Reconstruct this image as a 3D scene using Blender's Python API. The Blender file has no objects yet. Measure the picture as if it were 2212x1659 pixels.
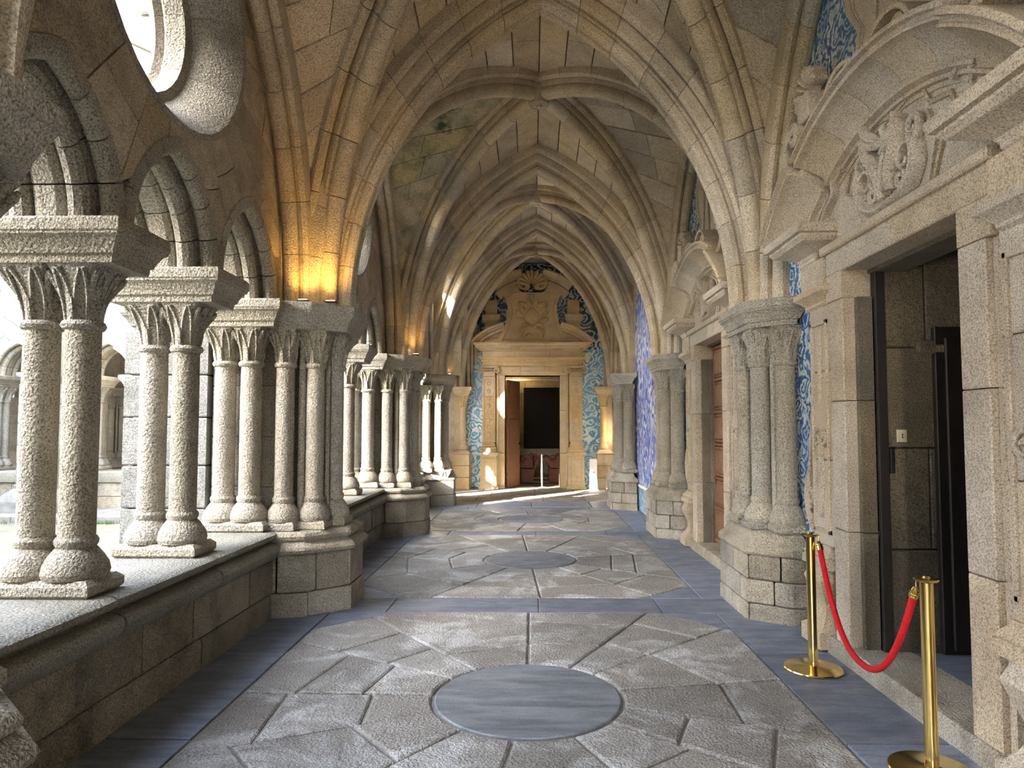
import bpy, bmesh, math, random
from math import pi, sin, cos, sqrt, acos, atan2, radians
from mathutils import Vector, Matrix
from mathutils.geometry import tessellate_polygon
random.seed(7)
R = random.Random(11)
SC = bpy.context.scene
COL = SC.collection

# ------------------------------------------------------------ camera, sky, sun, exposure
cam_data = bpy.data.cameras.new('camera')
cam = bpy.data.objects.new('camera', cam_data)
COL.objects.link(cam)
cam_data.sensor_width = 36.0
cam_data.lens = 24.0
cam_data.shift_y = 0.0082
cam_data.clip_end = 300
cam.location = (0, 0, 1.70)
cam_data.shift_x = -0.0100
cam.rotation_euler = (radians(90 + 3.0), 0, radians(0.85))
SC.camera = cam

world = bpy.data.worlds.new('world'); SC.world = world; world.use_nodes = True
wn = world.node_tree; wn.nodes.clear()
sky = wn.nodes.new('ShaderNodeTexSky'); sky.sky_type = 'NISHITA'
sky.sun_disc = False; sky.sun_elevation = radians(24); sky.sun_rotation = radians(221.3)
sky.dust_density = 2.0; sky.air_density = 1.0
hs = wn.nodes.new('ShaderNodeHueSaturation'); hs.inputs['Saturation'].default_value = 0.55
bg = wn.nodes.new('ShaderNodeBackground'); bg.inputs['Strength'].default_value = 1.0
wo = wn.nodes.new('ShaderNodeOutputWorld')
wn.links.new(sky.outputs[0], hs.inputs['Color']); wn.links.new(hs.outputs[0], bg.inputs['Color']); wn.links.new(bg.outputs[0], wo.inputs[0])

sun_data = bpy.data.lights.new('sun', 'SUN'); sun_data.energy = 26.0; sun_data.angle = radians(0.5)
sun_data.color = (1.0, 0.93, 0.80)
sun = bpy.data.objects.new('sun', sun_data); COL.objects.link(sun)
SUN_DIR = Vector((0.66, 0.75, -0.40)).normalized()      # the way the light travels
sun.rotation_euler = SUN_DIR.to_track_quat('-Z', 'Y').to_euler()

vs = SC.view_settings
vs.view_transform = 'Standard'; vs.look = 'None'; vs.gamma = 1.0; vs.use_curve_mapping = False
vs.exposure = 2.3
try:
    SC.cycles.max_bounces = 8; SC.cycles.diffuse_bounces = 6; SC.cycles.sample_clamp_indirect = 6
except Exception: pass

# ------------------------------------------------------------ materials
def new_mat(name):
    m = bpy.data.materials.new(name); m.use_nodes = True
    nt = m.node_tree; nt.nodes.clear()
    out = nt.nodes.new('ShaderNodeOutputMaterial'); b = nt.nodes.new('ShaderNodeBsdfPrincipled')
    nt.links.new(b.outputs[0], out.inputs[0])
    return m, nt, b
class NT:
    def __init__(s, nt): s.nt = nt
    def n(s, t, **k):
        x = s.nt.nodes.new(t)
        for a, v in k.items():
            if a in x.inputs: x.inputs[a].default_value = v
            else: setattr(x, a, v)
        return x
    def l(s, a, b): s.nt.links.new(a, b)
    def noise(s, vec, scale, detail=2.0, rough=0.5, dist=0.0):
        x = s.n('ShaderNodeTexNoise'); x.inputs['Scale'].default_value = scale; x.inputs['Detail'].default_value = detail
        x.inputs['Roughness'].default_value = rough; x.inputs['Distortion'].default_value = dist
        s.l(vec, x.inputs['Vector']); return x
    def ramp(s, fac, stops, interp='LINEAR'):
        x = s.n('ShaderNodeValToRGB'); cr = x.color_ramp; cr.interpolation = interp
        while len(cr.elements) < len(stops): cr.elements.new(0.5)
        for e, (p, c) in zip(cr.elements, stops):
            e.position = p; e.color = (c, c, c, 1) if not isinstance(c, tuple) else (*c, 1)
        s.l(fac, x.inputs['Fac']); return x
    def mix(s, fac, a, b, mode='MIX'):
        x = s.n('ShaderNodeMixRGB'); x.blend_type = mode
        for i, v in ((0, fac), (1, a), (2, b)):
            if isinstance(v, (int, float)): x.inputs[i].default_value = v
            elif isinstance(v, tuple): x.inputs[i].default_value = (*v, 1)
            else: s.l(v, x.inputs[i])
        return x
    def pos(s):
        return s.n('ShaderNodeNewGeometry').outputs['Position']
    def math(s, op, a, b=0.0):
        x = s.n('ShaderNodeMath'); x.operation = op
        for i, v in ((0, a), (1, b)):
            if isinstance(v, (int, float)): x.inputs[i].default_value = v
            else: s.l(v, x.inputs[i])
        return x.outputs[0]

def granite(name, col, col2, stain=(0.10, 0.085, 0.06), stain_amt=0.35, speck=0.52, moss=0.0, pale=None, pale_amt=0.0,
            rough=0.85, bump=0.55, rnd=0.22, grain=100.0, z_damp=0.0, lum=1.0):
    m, nt, b = new_mat(name); k = NT(nt); P = k.pos()
    big = k.noise(P, 0.9, 4, 0.6); med = k.noise(P, 4.0, 5, 0.65); fine = k.noise(P, grain * 1.0, 2, 0.6); relief = k.noise(P, grain * 0.62, 2, 0.55); crystal = k.n('ShaderNodeTexVoronoi')
    crystal.inputs['Scale'].default_value = grain * 2.0; k.l(P, crystal.inputs['Vector'])
    c = k.mix(k.ramp(big.outputs[0], [(0.38, 0.0), (0.62, 1.0)]).outputs[0], col, col2)
    st = k.ramp(med.outputs[0], [(0.44, 0.0), (0.68, 1.0)])
    c = k.mix(k.math('MULTIPLY', st.outputs[0], stain_amt), c.outputs[0], stain)
    if pale:
        pn = k.noise(P, 1.7, 6, 0.7, 0.6)
        c = k.mix(k.math('MULTIPLY', k.ramp(pn.outputs[0], [(0.5, 0.0), (0.6, 1.0)]).outputs[0], pale_amt), c.outputs[0], pale)
    if moss:
        mn = k.noise(P, 1.3, 5, 0.7)
        c = k.mix(k.math('MULTIPLY', k.ramp(mn.outputs[0], [(0.56, 0.0), (0.66, 1.0)]).outputs[0], moss), c.outputs[0], (0.035, 0.05, 0.02))
    sp = k.ramp(fine.outputs[0], [(0.34, 1.0 - speck), (0.50, 1.0), (0.66, 1.0 + speck * 0.5)])
    c = k.mix(1.0, c.outputs[0], sp.outputs[0], 'MULTIPLY')
    sp2 = k.ramp(crystal.outputs['Color'], [(0.0, 1.0 - speck * 0.5), (0.3, 1.0), (1.0, 1.0 + speck * 0.2)])
    c = k.mix(1.0, c.outputs[0], sp2.outputs[0], 'MULTIPLY')
    oi = k.n('ShaderNodeObjectInfo')
    rv = k.ramp(oi.outputs['Random'], [(0.0, (1 - rnd) * lum), (0.5, 1.0 * lum), (1.0, (1 + rnd * 0.6) * lum)])
    c = k.mix(1.0, c.outputs[0], rv.outputs[0], 'MULTIPLY')
    hsn = k.n('ShaderNodeHueSaturation'); k.l(c.outputs[0], hsn.inputs['Color'])
    k.l(k.ramp(k.math('FRACT', k.math('MULTIPLY', oi.outputs['Random'], 7.3)), [(0.0, 0.8), (1.0, 1.25)]).outputs[0], hsn.inputs['Saturation'])
    k.l(hsn.outputs[0], b.inputs['Base Color']); b.inputs['Roughness'].default_value = rough
    b1 = k.n('ShaderNodeBump'); b1.inputs['Strength'].default_value = bump; b1.inputs['Distance'].default_value = 0.022
    k.l(relief.outputs[0], b1.inputs['Height'])
    rg = k.noise(P, 14, 4, 0.6)
    b2 = k.n('ShaderNodeBump'); b2.inputs['Strength'].default_value = bump * 0.5; b2.inputs['Distance'].default_value = 0.012
    k.l(rg.outputs[0], b2.inputs['Height']); k.l(b2.outputs[0], b1.inputs['Normal']); k.l(b1.outputs[0], b.inputs['Normal'])
    return m
def plain(name, col, rough=0.6, metal=0.0, var=0.15, scale=8.0, bump=0.0, bscale=60, emit=None):
    m, nt, b = new_mat(name); k = NT(nt); P = k.pos()
    nz = k.noise(P, scale, 4, 0.6)
    c = k.mix(1.0, col, k.ramp(nz.outputs[0], [(0.3, 1 - var), (0.7, 1 + var)]).outputs[0], 'MULTIPLY')
    k.l(c.outputs[0], b.inputs['Base Color']); b.inputs['Roughness'].default_value = rough; b.inputs['Metallic'].default_value = metal
    if bump:
        b1 = k.n('ShaderNodeBump'); b1.inputs['Strength'].default_value = bump; b1.inputs['Distance'].default_value = 0.004
        k.l(k.noise(P, bscale, 3).outputs[0], b1.inputs['Height']); k.l(b1.outputs[0], b.inputs['Normal'])
    if emit:
        b.inputs['Emission Color'].default_value = (*emit[0], 1); b.inputs['Emission Strength'].default_value = emit[1]
    return m
def slate(name, col, col2, rough=0.42):
    m, nt, b = new_mat(name); k = NT(nt); P = k.pos()
    mp = k.n('ShaderNodeMapping'); mp.inputs['Scale'].default_value = (1.2, 7.0, 1.0); mp.inputs['Rotation'].default_value = (0, 0, 0.12); k.l(P, mp.inputs['Vector'])
    st = k.noise(mp.outputs[0], 1.6, 6, 0.65, 0.5); fine = k.noise(P, 70, 3, 0.6); med = k.noise(P, 5, 4, 0.6)
    c = k.mix(k.ramp(st.outputs[0], [(0.38, 0.0), (0.62, 1.0)]).outputs[0], col, col2)
    c = k.mix(1.0, c.outputs[0], k.ramp(fine.outputs[0], [(0.3, 0.82), (0.7, 1.18)]).outputs[0], 'MULTIPLY')
    c = k.mix(k.math('MULTIPLY', k.ramp(med.outputs[0], [(0.6, 0.0), (0.75, 1.0)]).outputs[0], 0.35), c.outputs[0], (0.30, 0.30, 0.30))
    oi = k.n('ShaderNodeObjectInfo')
    c = k.mix(1.0, c.outputs[0], k.ramp(oi.outputs['Random'], [(0.0, 0.8), (1.0, 1.2)]).outputs[0], 'MULTIPLY')
    k.l(c.outputs[0], b.inputs['Base Color']); b.inputs['Roughness'].default_value = rough
    k.l(k.ramp(med.outputs[0], [(0.3, rough - 0.08), (0.7, rough + 0.2)]).outputs[0], b.inputs['Roughness'])
    b1 = k.n('ShaderNodeBump'); b1.inputs['Strength'].default_value = 0.5; b1.inputs['Distance'].default_value = 0.006
    k.l(st.outputs[0], b1.inputs['Height']); k.l(b1.outputs[0], b.inputs['Normal'])
    return m
def azulejo(name, deep, mid, light, scale, streak=False):
    m, nt, b = new_mat(name); k = NT(nt); P = k.pos()
    wz = k.noise(P, scale * 1.1, 3, 0.6)
    dm = k.n('ShaderNodeMixRGB'); dm.blend_type = 'ADD'; dm.inputs[0].default_value = 0.22; k.l(P, dm.inputs[1]); k.l(wz.outputs['Color'], dm.inputs[2])
    vec = dm.outputs[0]
    if streak:
        mp = k.n('ShaderNodeMapping'); mp.inputs['Scale'].default_value = (1, 1, 0.42); k.l(vec, mp.inputs['Vector']); vec = mp.outputs[0]
    v = k.n('ShaderNodeTexVoronoi'); v.feature = 'SMOOTH_F1'; v.inputs['Scale'].default_value = scale; v.inputs['Smoothness'].default_value = 0.35; k.l(vec, v.inputs['Vector'])
    # spiral rings round every cell, like painted volutes
    rings = k.math('SINE', k.math('MULTIPLY', v.outputs['Distance'], 24.0))
    fn = k.noise(P, scale * 6, 4, 0.7, 1.2)
    h = k.math('ADD', k.math('MULTIPLY', rings, 0.24), k.math('MULTIPLY', fn.outputs[0], 1.3))
    c = k.ramp(h, [(0.38, deep), (0.60, mid), (0.76, light), (1.0, (0.74, 0.78, 0.74))])
    bign = k.noise(P, scale * 0.5, 2, 0.5)
    c = k.mix(k.math('MULTIPLY', k.ramp(bign.outputs[0], [(0.45, 0.0), (0.6, 1.0)]).outputs[0], 0.45), c.outputs[0], mid)
    # grout lines of the 14 cm tiles, where they are not built one by one
    k.l(c.outputs[0], b.inputs['Base Color']); b.inputs['Roughness'].default_value = 0.22
    b1 = k.n('ShaderNodeBump'); b1.inputs['Strength'].default_value = 0.25; b1.inputs['Distance'].default_value = 0.004
    k.l(k.noise(P, 9, 2).outputs[0], b1.inputs['Height']); k.l(b1.outputs[0], b.inputs['Normal'])
    return m

M = {}
M['vault'] = granite('vault_granite', (0.60, 0.505, 0.37), (0.50, 0.425, 0.31), stain=(0.24, 0.18, 0.12), stain_amt=0.4, moss=0.0, rnd=0.22)
M['vault_moss'] = granite('vault_granite_damp', (0.56, 0.47, 0.31), (0.42, 0.37, 0.24), stain=(0.10, 0.10, 0.05), stain_amt=0.6, moss=0.95, rnd=0.25)
M['rib'] = granite('rib_granite', (0.56, 0.475, 0.35), (0.48, 0.405, 0.29), stain=(0.2,0.16,0.11), stain_amt=0.3, rnd=0.15)
M['column'] = granite('column_granite', (0.40, 0.365, 0.30), (0.33, 0.295, 0.235), stain_amt=0.25, speck=0.58, bump=0.8, grain=95, rnd=0.12)
M['parapet'] = granite('parapet_granite', (0.33, 0.29, 0.22), (0.23, 0.20, 0.15), stain=(0.06, 0.055, 0.045), stain_amt=0.65, speck=0.52, bump=0.9, rnd=0.25)
M['coping'] = granite('coping_granite', (0.30, 0.28, 0.23), (0.23, 0.215, 0.17), stain=(0.15, 0.16, 0.13), stain_amt=0.5, bump=0.7, rnd=0.2)
M['plinth'] = granite('plinth_granite', (0.40, 0.36, 0.29), (0.29, 0.255, 0.20), stain_amt=0.45, bump=0.9, rnd=0.28)
M['wall'] = granite('wall_granite', (0.53, 0.44, 0.32), (0.44, 0.36, 0.255), stain_amt=0.4, rnd=0.18)
M['portal'] = granite('portal_granite', (0.53, 0.455, 0.345), (0.45, 0.375, 0.28), stain=(0.24, 0.18, 0.12), stain_amt=0.3, speck=0.52, bump=0.35, rnd=0.10, grain=110)
M['portal_end'] = granite('end_portal_granite', (0.60, 0.47, 0.29), (0.52, 0.39, 0.23), stain=(0.30, 0.21, 0.11), stain_amt=0.35, speck=0.3, bump=0.3, rnd=0.08, grain=90)
M['court'] = granite('courtyard_granite', (0.225, 0.22, 0.205), (0.165, 0.16, 0.14), stain=(0.08, 0.08, 0.07), stain_amt=0.5, rnd=0.2, pale=(0.30, 0.295, 0.28), pale_amt=0.4)
M['floor_stone'] = granite('floor_granite', (0.28, 0.265, 0.245), (0.215, 0.20, 0.18), stain=(0.11, 0.10, 0.095), stain_amt=0.4, speck=0.5, pale=(0.44, 0.44, 0.43), pale_amt=0.75, rough=0.7, bump=0.8, rnd=0.22, grain=100)
M['mortar'] = granite('lime_mortar', (0.27, 0.26, 0.245), (0.20, 0.19, 0.175), stain_amt=0.3, speck=0.3, bump=0.4)
M['joint'] = granite('dark_mortar', (0.26, 0.21, 0.15), (0.20, 0.165, 0.115), stain_amt=0.3, speck=0.3, bump=0.4)
M['slate'] = slate('slate_paving', (0.105, 0.13, 0.185), (0.19, 0.21, 0.26))
M['slate_disc'] = slate('slate_disc_banded', (0.10, 0.115, 0.135), (0.19, 0.20, 0.215))
M['tile_near'] = azulejo('azulejo_scrolls', (0.03, 0.09, 0.24), (0.09, 0.20, 0.40), (0.50, 0.57, 0.54), 5.5)
M['tile_scene'] = azulejo('azulejo_figure_scene', (0.03, 0.06, 0.42), (0.16, 0.24, 0.66), (0.62, 0.68, 0.80), 4.0, True)
M['tile_end'] = azulejo('azulejo_end_wall', (0.05, 0.17, 0.36), (0.16, 0.36, 0.58), (0.50, 0.62, 0.58), 3.4)
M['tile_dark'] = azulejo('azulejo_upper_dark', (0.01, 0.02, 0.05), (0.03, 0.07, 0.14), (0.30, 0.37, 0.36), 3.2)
M['brass'] = plain('polished_brass', (0.78, 0.58, 0.22), 0.16, 1.0, 0.06, 3)
M['velvet'] = plain('red_rope_velvet', (0.50, 0.004, 0.010), 0.95, 0, 0.15, 40, 0.6, 220)
M['door_wood'] = plain('door_oak', (0.24, 0.11, 0.055), 0.5, 0, 0.35, 14, 0.4, 40)
M['dark_wood'] = plain('dark_painted_wood', (0.018, 0.014, 0.012), 0.5, 0, 0.3, 10, 0.3, 40)
M['pew_wood'] = plain('pew_mahogany', (0.15, 0.035, 0.018), 0.6, 0, 0.3, 10)
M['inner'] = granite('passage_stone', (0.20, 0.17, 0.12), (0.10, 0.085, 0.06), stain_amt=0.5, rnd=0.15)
M['screen'] = plain('black_screen', (0.004, 0.005, 0.007), 0.85, 0, 0.1)
M['white'] = plain('white_paint', (0.80, 0.80, 0.77), 0.5, 0, 0.04)
M['cream'] = plain('cream_plastic', (0.62, 0.56, 0.38), 0.5, 0, 0.05)
M['ink'] = plain('dark_print', (0.04, 0.04, 0.05), 0.6)
M['iron'] = plain('dark_iron', (0.03, 0.028, 0.025), 0.5, 0.6, 0.2)
M['grass'] = plain('courtyard_grass', (0.05, 0.095, 0.02), 0.8, 0, 0.3)
M['amber'] = plain('amber_lamp_glass', (0.9, 0.6, 0.2), 0.3, 0, 0.05, emit=((1.0, 0.50, 0.10), 6.0))
def court_ground():
    m, nt, b = new_mat('mossy_courtyard_paving'); k = NT(nt); P = k.pos()
    v = k.noise(P, 2.0, 6, 0.7, 0.8); f = k.noise(P, 40, 3, 0.6)
    c = k.ramp(v.outputs[0], [(0.35, (0.12, 0.11, 0.085)), (0.52, (0.17, 0.165, 0.125)), (0.60, (0.11, 0.15, 0.05)), (0.75, (0.09, 0.15, 0.03))])
    c = k.mix(1.0, c.outputs[0], k.ramp(f.outputs[0], [(0.3, 0.7), (0.7, 1.2)]).outputs[0], 'MULTIPLY')
    k.l(c.outputs[0], b.inputs['Base Color']); b.inputs['Roughness'].default_value = 0.9
    return m
M['ground'] = court_ground()

# ------------------------------------------------------------ helpers
XF = Matrix.Identity(4)                    # placement of whatever is being built
def setprops(o, label=None, cat=None, group=None, kind=None):
    if label: o['label'] = label
    if cat: o['category'] = cat
    if group: o['group'] = group
    if kind: o['kind'] = kind
def empty(name, loc, label=None, cat=None, group=None, kind=None, parent=None):
    o = bpy.data.objects.new(name, None); o.empty_display_size = 0.1
    w = XF @ Vector(loc)
    o['_w'] = tuple(w)
    if parent is not None:
        o.parent = parent; w = w - Vector(parent['_w'])
    o.location = w
    COL.objects.link(o); setprops(o, label, cat, group, kind); return o
class MB:
    def __init__(s): s.v = []; s.f = []
    def add(s, vs, fs):
        n = len(s.v); s.v += [tuple(p) for p in vs]; s.f += [tuple(i + n for i in f) for f in fs]
    def grid(s, rows, cu=False, cv=False, cap=False):
        nu, nv = len(rows), len(rows[0]); fs = []
        for i in range(nu if cu else nu - 1):
            for j in range(nv if cv else nv - 1):
                a, b2 = i, (i + 1) % nu; c, d = j, (j + 1) % nv
                fs.append((a * nv + c, b2 * nv + c, b2 * nv + d, a * nv + d))
        if cap and cv: fs += [tuple(range(nv))[::-1], tuple((nu - 1) * nv + j for j in range(nv))]
        s.add([p for r in rows for p in r], fs)
    def box(s, x0, x1, y0, y1, z0, z1, c=0.0, mp=None):
        s.block([(x0, y0), (x1, y0), (x1, y1), (x0, y1)], z0, z1, c, mp)
    def block(s, poly, w0, w1, c=0.0, mp=None):
        """prism of a convex outline between two heights, edges chamfered by c; mp maps (u, v, w) to space"""
        mp = mp or (lambda u, v, w: (u, v, w)); n = len(poly)
        if c <= 0: rings = [(poly, w0), (poly, w1)]
        else:
            q = inset(poly, c); rings = [(q, w0), (poly, w0 + c), (poly, w1 - c), (q, w1)]
        s.grid([[mp(u, v, w) for u, v in p] for p, w in rings], cv=True, cap=True)
    def plate(s, loops, w0, w1, mp=None):
        """flat plate with holes; first loop outer"""
        mp = mp or (lambda u, v, w: (u, v, w))
        tris = tessellate_polygon([[Vector((u, v, 0)) for u, v in L] for L in loops])
        pts = [p for L in loops for p in L]; n = len(pts)
        s.add([mp(u, v, w0) for u, v in pts] + [mp(u, v, w1) for u, v in pts],
              [t for t in tris] + [tuple(i + n for i in t)[::-1] for t in tris])
        base = len(s.v) - 2 * n; k = 0
        for L in loops:
            m = len(L)
            for i in range(m):
                j = (i + 1) % m; s.f.append((base + k + i, base + k + j, base + n + k + j, base + n + k + i))
            k += m
    def lathe(s, prof, n=20, c=(0, 0, 0), mp=None, a0=0, a1=2 * pi):
        full = abs(a1 - a0 - 2 * pi) < 1e-6; m = n if full else n + 1
        rows = []
        for r, z in prof:
            row = []
            for i in range(m):
                a = a0 + (a1 - a0) * i / n; p = (c[0] + r * cos(a), c[1] + r * sin(a), c[2] + z)
                row.append(mp(*p) if mp else p)
            rows.append(row)
        s.grid(rows, cv=full, cap=full)
    def tube(s, pts, rad, n=8, cap=True, flat=1.0, up=None):
        pts = [Vector(p) for p in pts]; rows = []; N = len(pts)
        nrm = None
        for i, p in enumerate(pts):
            t = (pts[min(i + 1, N - 1)] - pts[max(i - 1, 0)]).normalized()
            if up is not None: nrm = (Vector(up) - t * Vector(up).dot(t)).normalized()
            elif nrm is None:
                a = Vector((0, 0, 1)) if abs(t.z) < 0.9 else Vector((1, 0, 0)); nrm = (a - t * a.dot(t)).normalized()
            else: nrm = (nrm - t * nrm.dot(t)).normalized()
            bi = t.cross(nrm); r = rad[i] if isinstance(rad, (list, tuple)) else rad
            rows.append([tuple(p + (nrm * cos(2 * pi * j / n) * flat + bi * sin(2 * pi * j / n)) * r) for j in range(n)])
        s.grid(rows, cv=True, cap=cap)
    def build(s, name, mat, parent=None, smooth=False, label=None, cat=None, group=None, kind=None, loc=None):
        off = Vector(parent['_w']) if parent is not None else (XF @ Vector(loc) if loc is not None else Vector((0, 0, 0)))
        me = bpy.data.meshes.new(name)
        me.from_pydata([tuple(XF @ Vector(p) - off) for p in s.v], [], s.f); me.update()
        bm = bmesh.new(); bm.from_mesh(me)
        bmesh.ops.remove_doubles(bm, verts=bm.verts, dist=1e-6) if len(bm.verts) < 3000 else None
        bmesh.ops.recalc_face_normals(bm, faces=bm.faces)
        if smooth:
            for f in bm.faces: f.smooth = True
            for e in bm.edges:
                if len(e.link_faces) == 2 and e.link_faces[0].normal.angle(e.link_faces[1].normal, 0) > 0.45: e.smooth = False
        bm.to_mesh(me); bm.free()
        me.materials.append(mat)
        o = bpy.data.objects.new(name, me); COL.objects.link(o)
        o['_w'] = tuple(off)
        if parent is not None: o.parent = parent
        elif loc is not None: o.location = off
        setprops(o, label, cat, group, kind); return o
def child(parent, loc): return None
def inset(poly, d):
    n = len(poly); a = sum(poly[i][0] * poly[(i + 1) % n][1] - poly[(i + 1) % n][0] * poly[i][1] for i in range(n))
    sg = 1 if a > 0 else -1; out = []
    for i in range(n):
        p0, p1, p2 = Vector(poly[i - 1]), Vector(poly[i]), Vector(poly[(i + 1) % n])
        e1 = (p1 - p0); e2 = (p2 - p1)
        if e1.length < 1e-9 or e2.length < 1e-9: out.append(tuple(p1)); continue
        e1.normalize(); e2.normalize()
        n1 = Vector((-e1.y, e1.x)) * sg; n2 = Vector((-e2.y, e2.x)) * sg
        b = n1 + n2; k = max(0.35, (1 + n1.dot(n2)))
        out.append(tuple(p1 + b * (d / k)))
    return out
def clip(poly, nx, ny, c):
    """keep the side nx*x + ny*y <= c"""
    out = []
    for i in range(len(poly)):
        p, q = poly[i], poly[(i + 1) % len(poly)]
        dp, dq = nx * p[0] + ny * p[1] - c, nx * q[0] + ny * q[1] - c
        if dp <= 0: out.append(p)
        if dp * dq < 0:
            t = dp / (dp - dq); out.append((p[0] + (q[0] - p[0]) * t, p[1] + (q[1] - p[1]) * t))
    return out
def copy_tree(o, loc=None, rotz=None, label=None, parent=None, group=None):
    c = o.copy(); COL.objects.link(c)
    if parent is not None: c.parent = parent
    if loc is not None: c.location = loc; c['_w'] = tuple(loc)
    if rotz is not None: c.rotation_euler = (0, 0, rotz)
    if label: c['label'] = label
    if group: c['group'] = group
    for ch in o.children: copy_tree(ch, parent=c)
    return c
# pointed arch geometry: a = half span, h = rise, r = offset outward; u measured from the foot towards the apex
def arcR(a, h): return (a * a + h * h) / (2 * a)
def arc_pt(a, h, r, t):
    Rr = arcR(a, h); te = acos(max(-1, min(1, (a - Rr) / (Rr + r)))); th = pi - t * (pi - te)
    return Rr + (Rr + r) * cos(th), (Rr + r) * sin(th)
def arc_z(a, h, r, u):
    Rr = arcR(a, h); return sqrt(max(0.0, (Rr + r) ** 2 - (u - Rr) ** 2))
def half_arch(name, P0, P1, prof, nv, mat, parent, seg=2, gap=0.0028, smooth=True):
    """voussoirs of half an arch from foot P0 to apex P1; prof = [(s, r)] round the section"""
    P0, P1 = Vector(P0), Vector(P1); d = Vector((P1.x - P0.x, P1.y - P0.y, 0)); a = d.length; d.normalize()
    sd = Vector((-d.y, d.x, 0)); h = P1.z - P0.z; L = arcR(a, h) * 1.2
    for k in range(nv):
        g = gap / L; t0, t1 = k / nv + g, (k + 1) / nv - g
        if k == nv - 1: t1 = 1.0
        if k == 0: t0 = 0.0
        mb = MB(); rows = []
        for i in range(seg + 1):
            t = t0 + (t1 - t0) * i / seg; row = []
            for s_, r in prof:
                u, z = arc_pt(a, h, r, t); p = P0 + d * u + sd * s_; row.append((p.x, p.y, P0.z + z))
            rows.append(row)
        mb.grid(rows, cv=True, cap=True); mb.build('voussoir', mat, parent, smooth)
def chain(half, top):
    """section from half a list of items (s, r) or ('roll', cs, cr, rad, a0, a1, n); mirrored"""
    pts = []
    for it in half:
        if it[0] == 'roll':
            _, cs, cr, rad, a0, a1, n = it
            pts += [(cs + rad * cos(radians(a0 + (a1 - a0) * i / n)), cr + rad * sin(radians(a0 + (a1 - a0) * i / n))) for i in range(n + 1)]
        else: pts.append(it)
    mir = [(-s_, r) for s_, r in reversed(pts) if s_ > 1e-4]
    return pts + mir
PROF_DIAG = chain([(0.21, 0.34), (0.21, 0.29), ('roll', 0.165, 0.235, 0.045, 30, -170, 4), (0.125, 0.28), (0.11, 0.27), (0.10, 0.16), ('roll', 0.0, 0.088, 0.088, 45, -90, 6)], 0)
PROF_TRANS = chain([(0.33, 0.42), (0.33, 0.36), ('roll', 0.275, 0.30, 0.06, 30, -170, 5), (0.225, 0.34), (0.215, 0.32), (0.21, 0.23), ('roll', 0.165, 0.175, 0.05, 30, -175, 4), (0.118, 0.20), ('roll', 0.062, 0.062, 0.062, 60, -140, 5), (0.0, 0.04)], 0)
PROF_WALL = chain([(0.17, 0.26), (0.17, 0.15), ('roll', 0.12, 0.12, 0.05, 20, -150, 3), (0.075, 0.12), ('roll', 0.0, 0.07, 0.07, 20, -90, 4)], 0)
# ------------------------------------------------------------ setting out
XL, XR, XC = -1.79, 1.97, 0.09            # feet of the cross arches, ridge line
LINE = -2.72                              # centre line of the arcade wall
WALLR = 2.40                              # face of the wall on the other side
ZS = 2.86                                 # springing, top of every abacus
PIERS = [-2.25, 2.22, 6.75, 11.25, 14.95]
END = 19.45
BAYNAME = {0: 'bay with the rope barrier', 1: 'bay of the closed panelled door', 2: 'bay of the big tile picture', 3: 'corner bay before the end portal', -1: 'bay behind the rope barrier bay'}

# ------------------------------------------------------------ floor
def poly_ray(poly, c, ang):
    dx, dy = cos(ang), sin(ang); best = None
    for i in range(len(poly)):
        (x1, y1), (x2, y2) = poly[i], poly[(i + 1) % len(poly)]
        ex, ey = x2 - x1, y2 - y1; den = dx * ey - dy * ex
        if abs(den) < 1e-9: continue
        t = ((x1 - c[0]) * ey - (y1 - c[1]) * ex) / den; s_ = ((x1 - c[0]) * dy - (y1 - c[1]) * dx) / den
        if t > 0 and -1e-6 <= s_ <= 1 + 1e-6 and (best is None or t < best): best = t
    return (c[0] + dx * best, c[1] + dy * best)
floor = empty('floor', (0, 0, 0), kind='structure')
mb = MB(); mb.box(-2.42, 2.7, -4.5, END + 0.2, -0.2, -0.004); mb.build('mortar_bed', M['mortar'], floor)
def fstone(poly, mat=None, top=0.012, c=0.012, name='paving_stone'):
    q = inset(poly, 0.009)
    mb = MB(); n = len(q); t2 = top + R.uniform(-0.003, 0.004)
    in1 = inset(q, c); in2 = inset(q, c * 4) if c > 0.008 else None
    rings = [[(x, y, -0.02) for x, y in q], [(x, y, t2 - c * 0.7) for x, y in q], [(x, y, t2 - 0.001) for x, y in in1]]
    mb.grid(rings, cv=True, cap=True); mb.build(name, mat or M['floor_stone'], floor)
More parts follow.
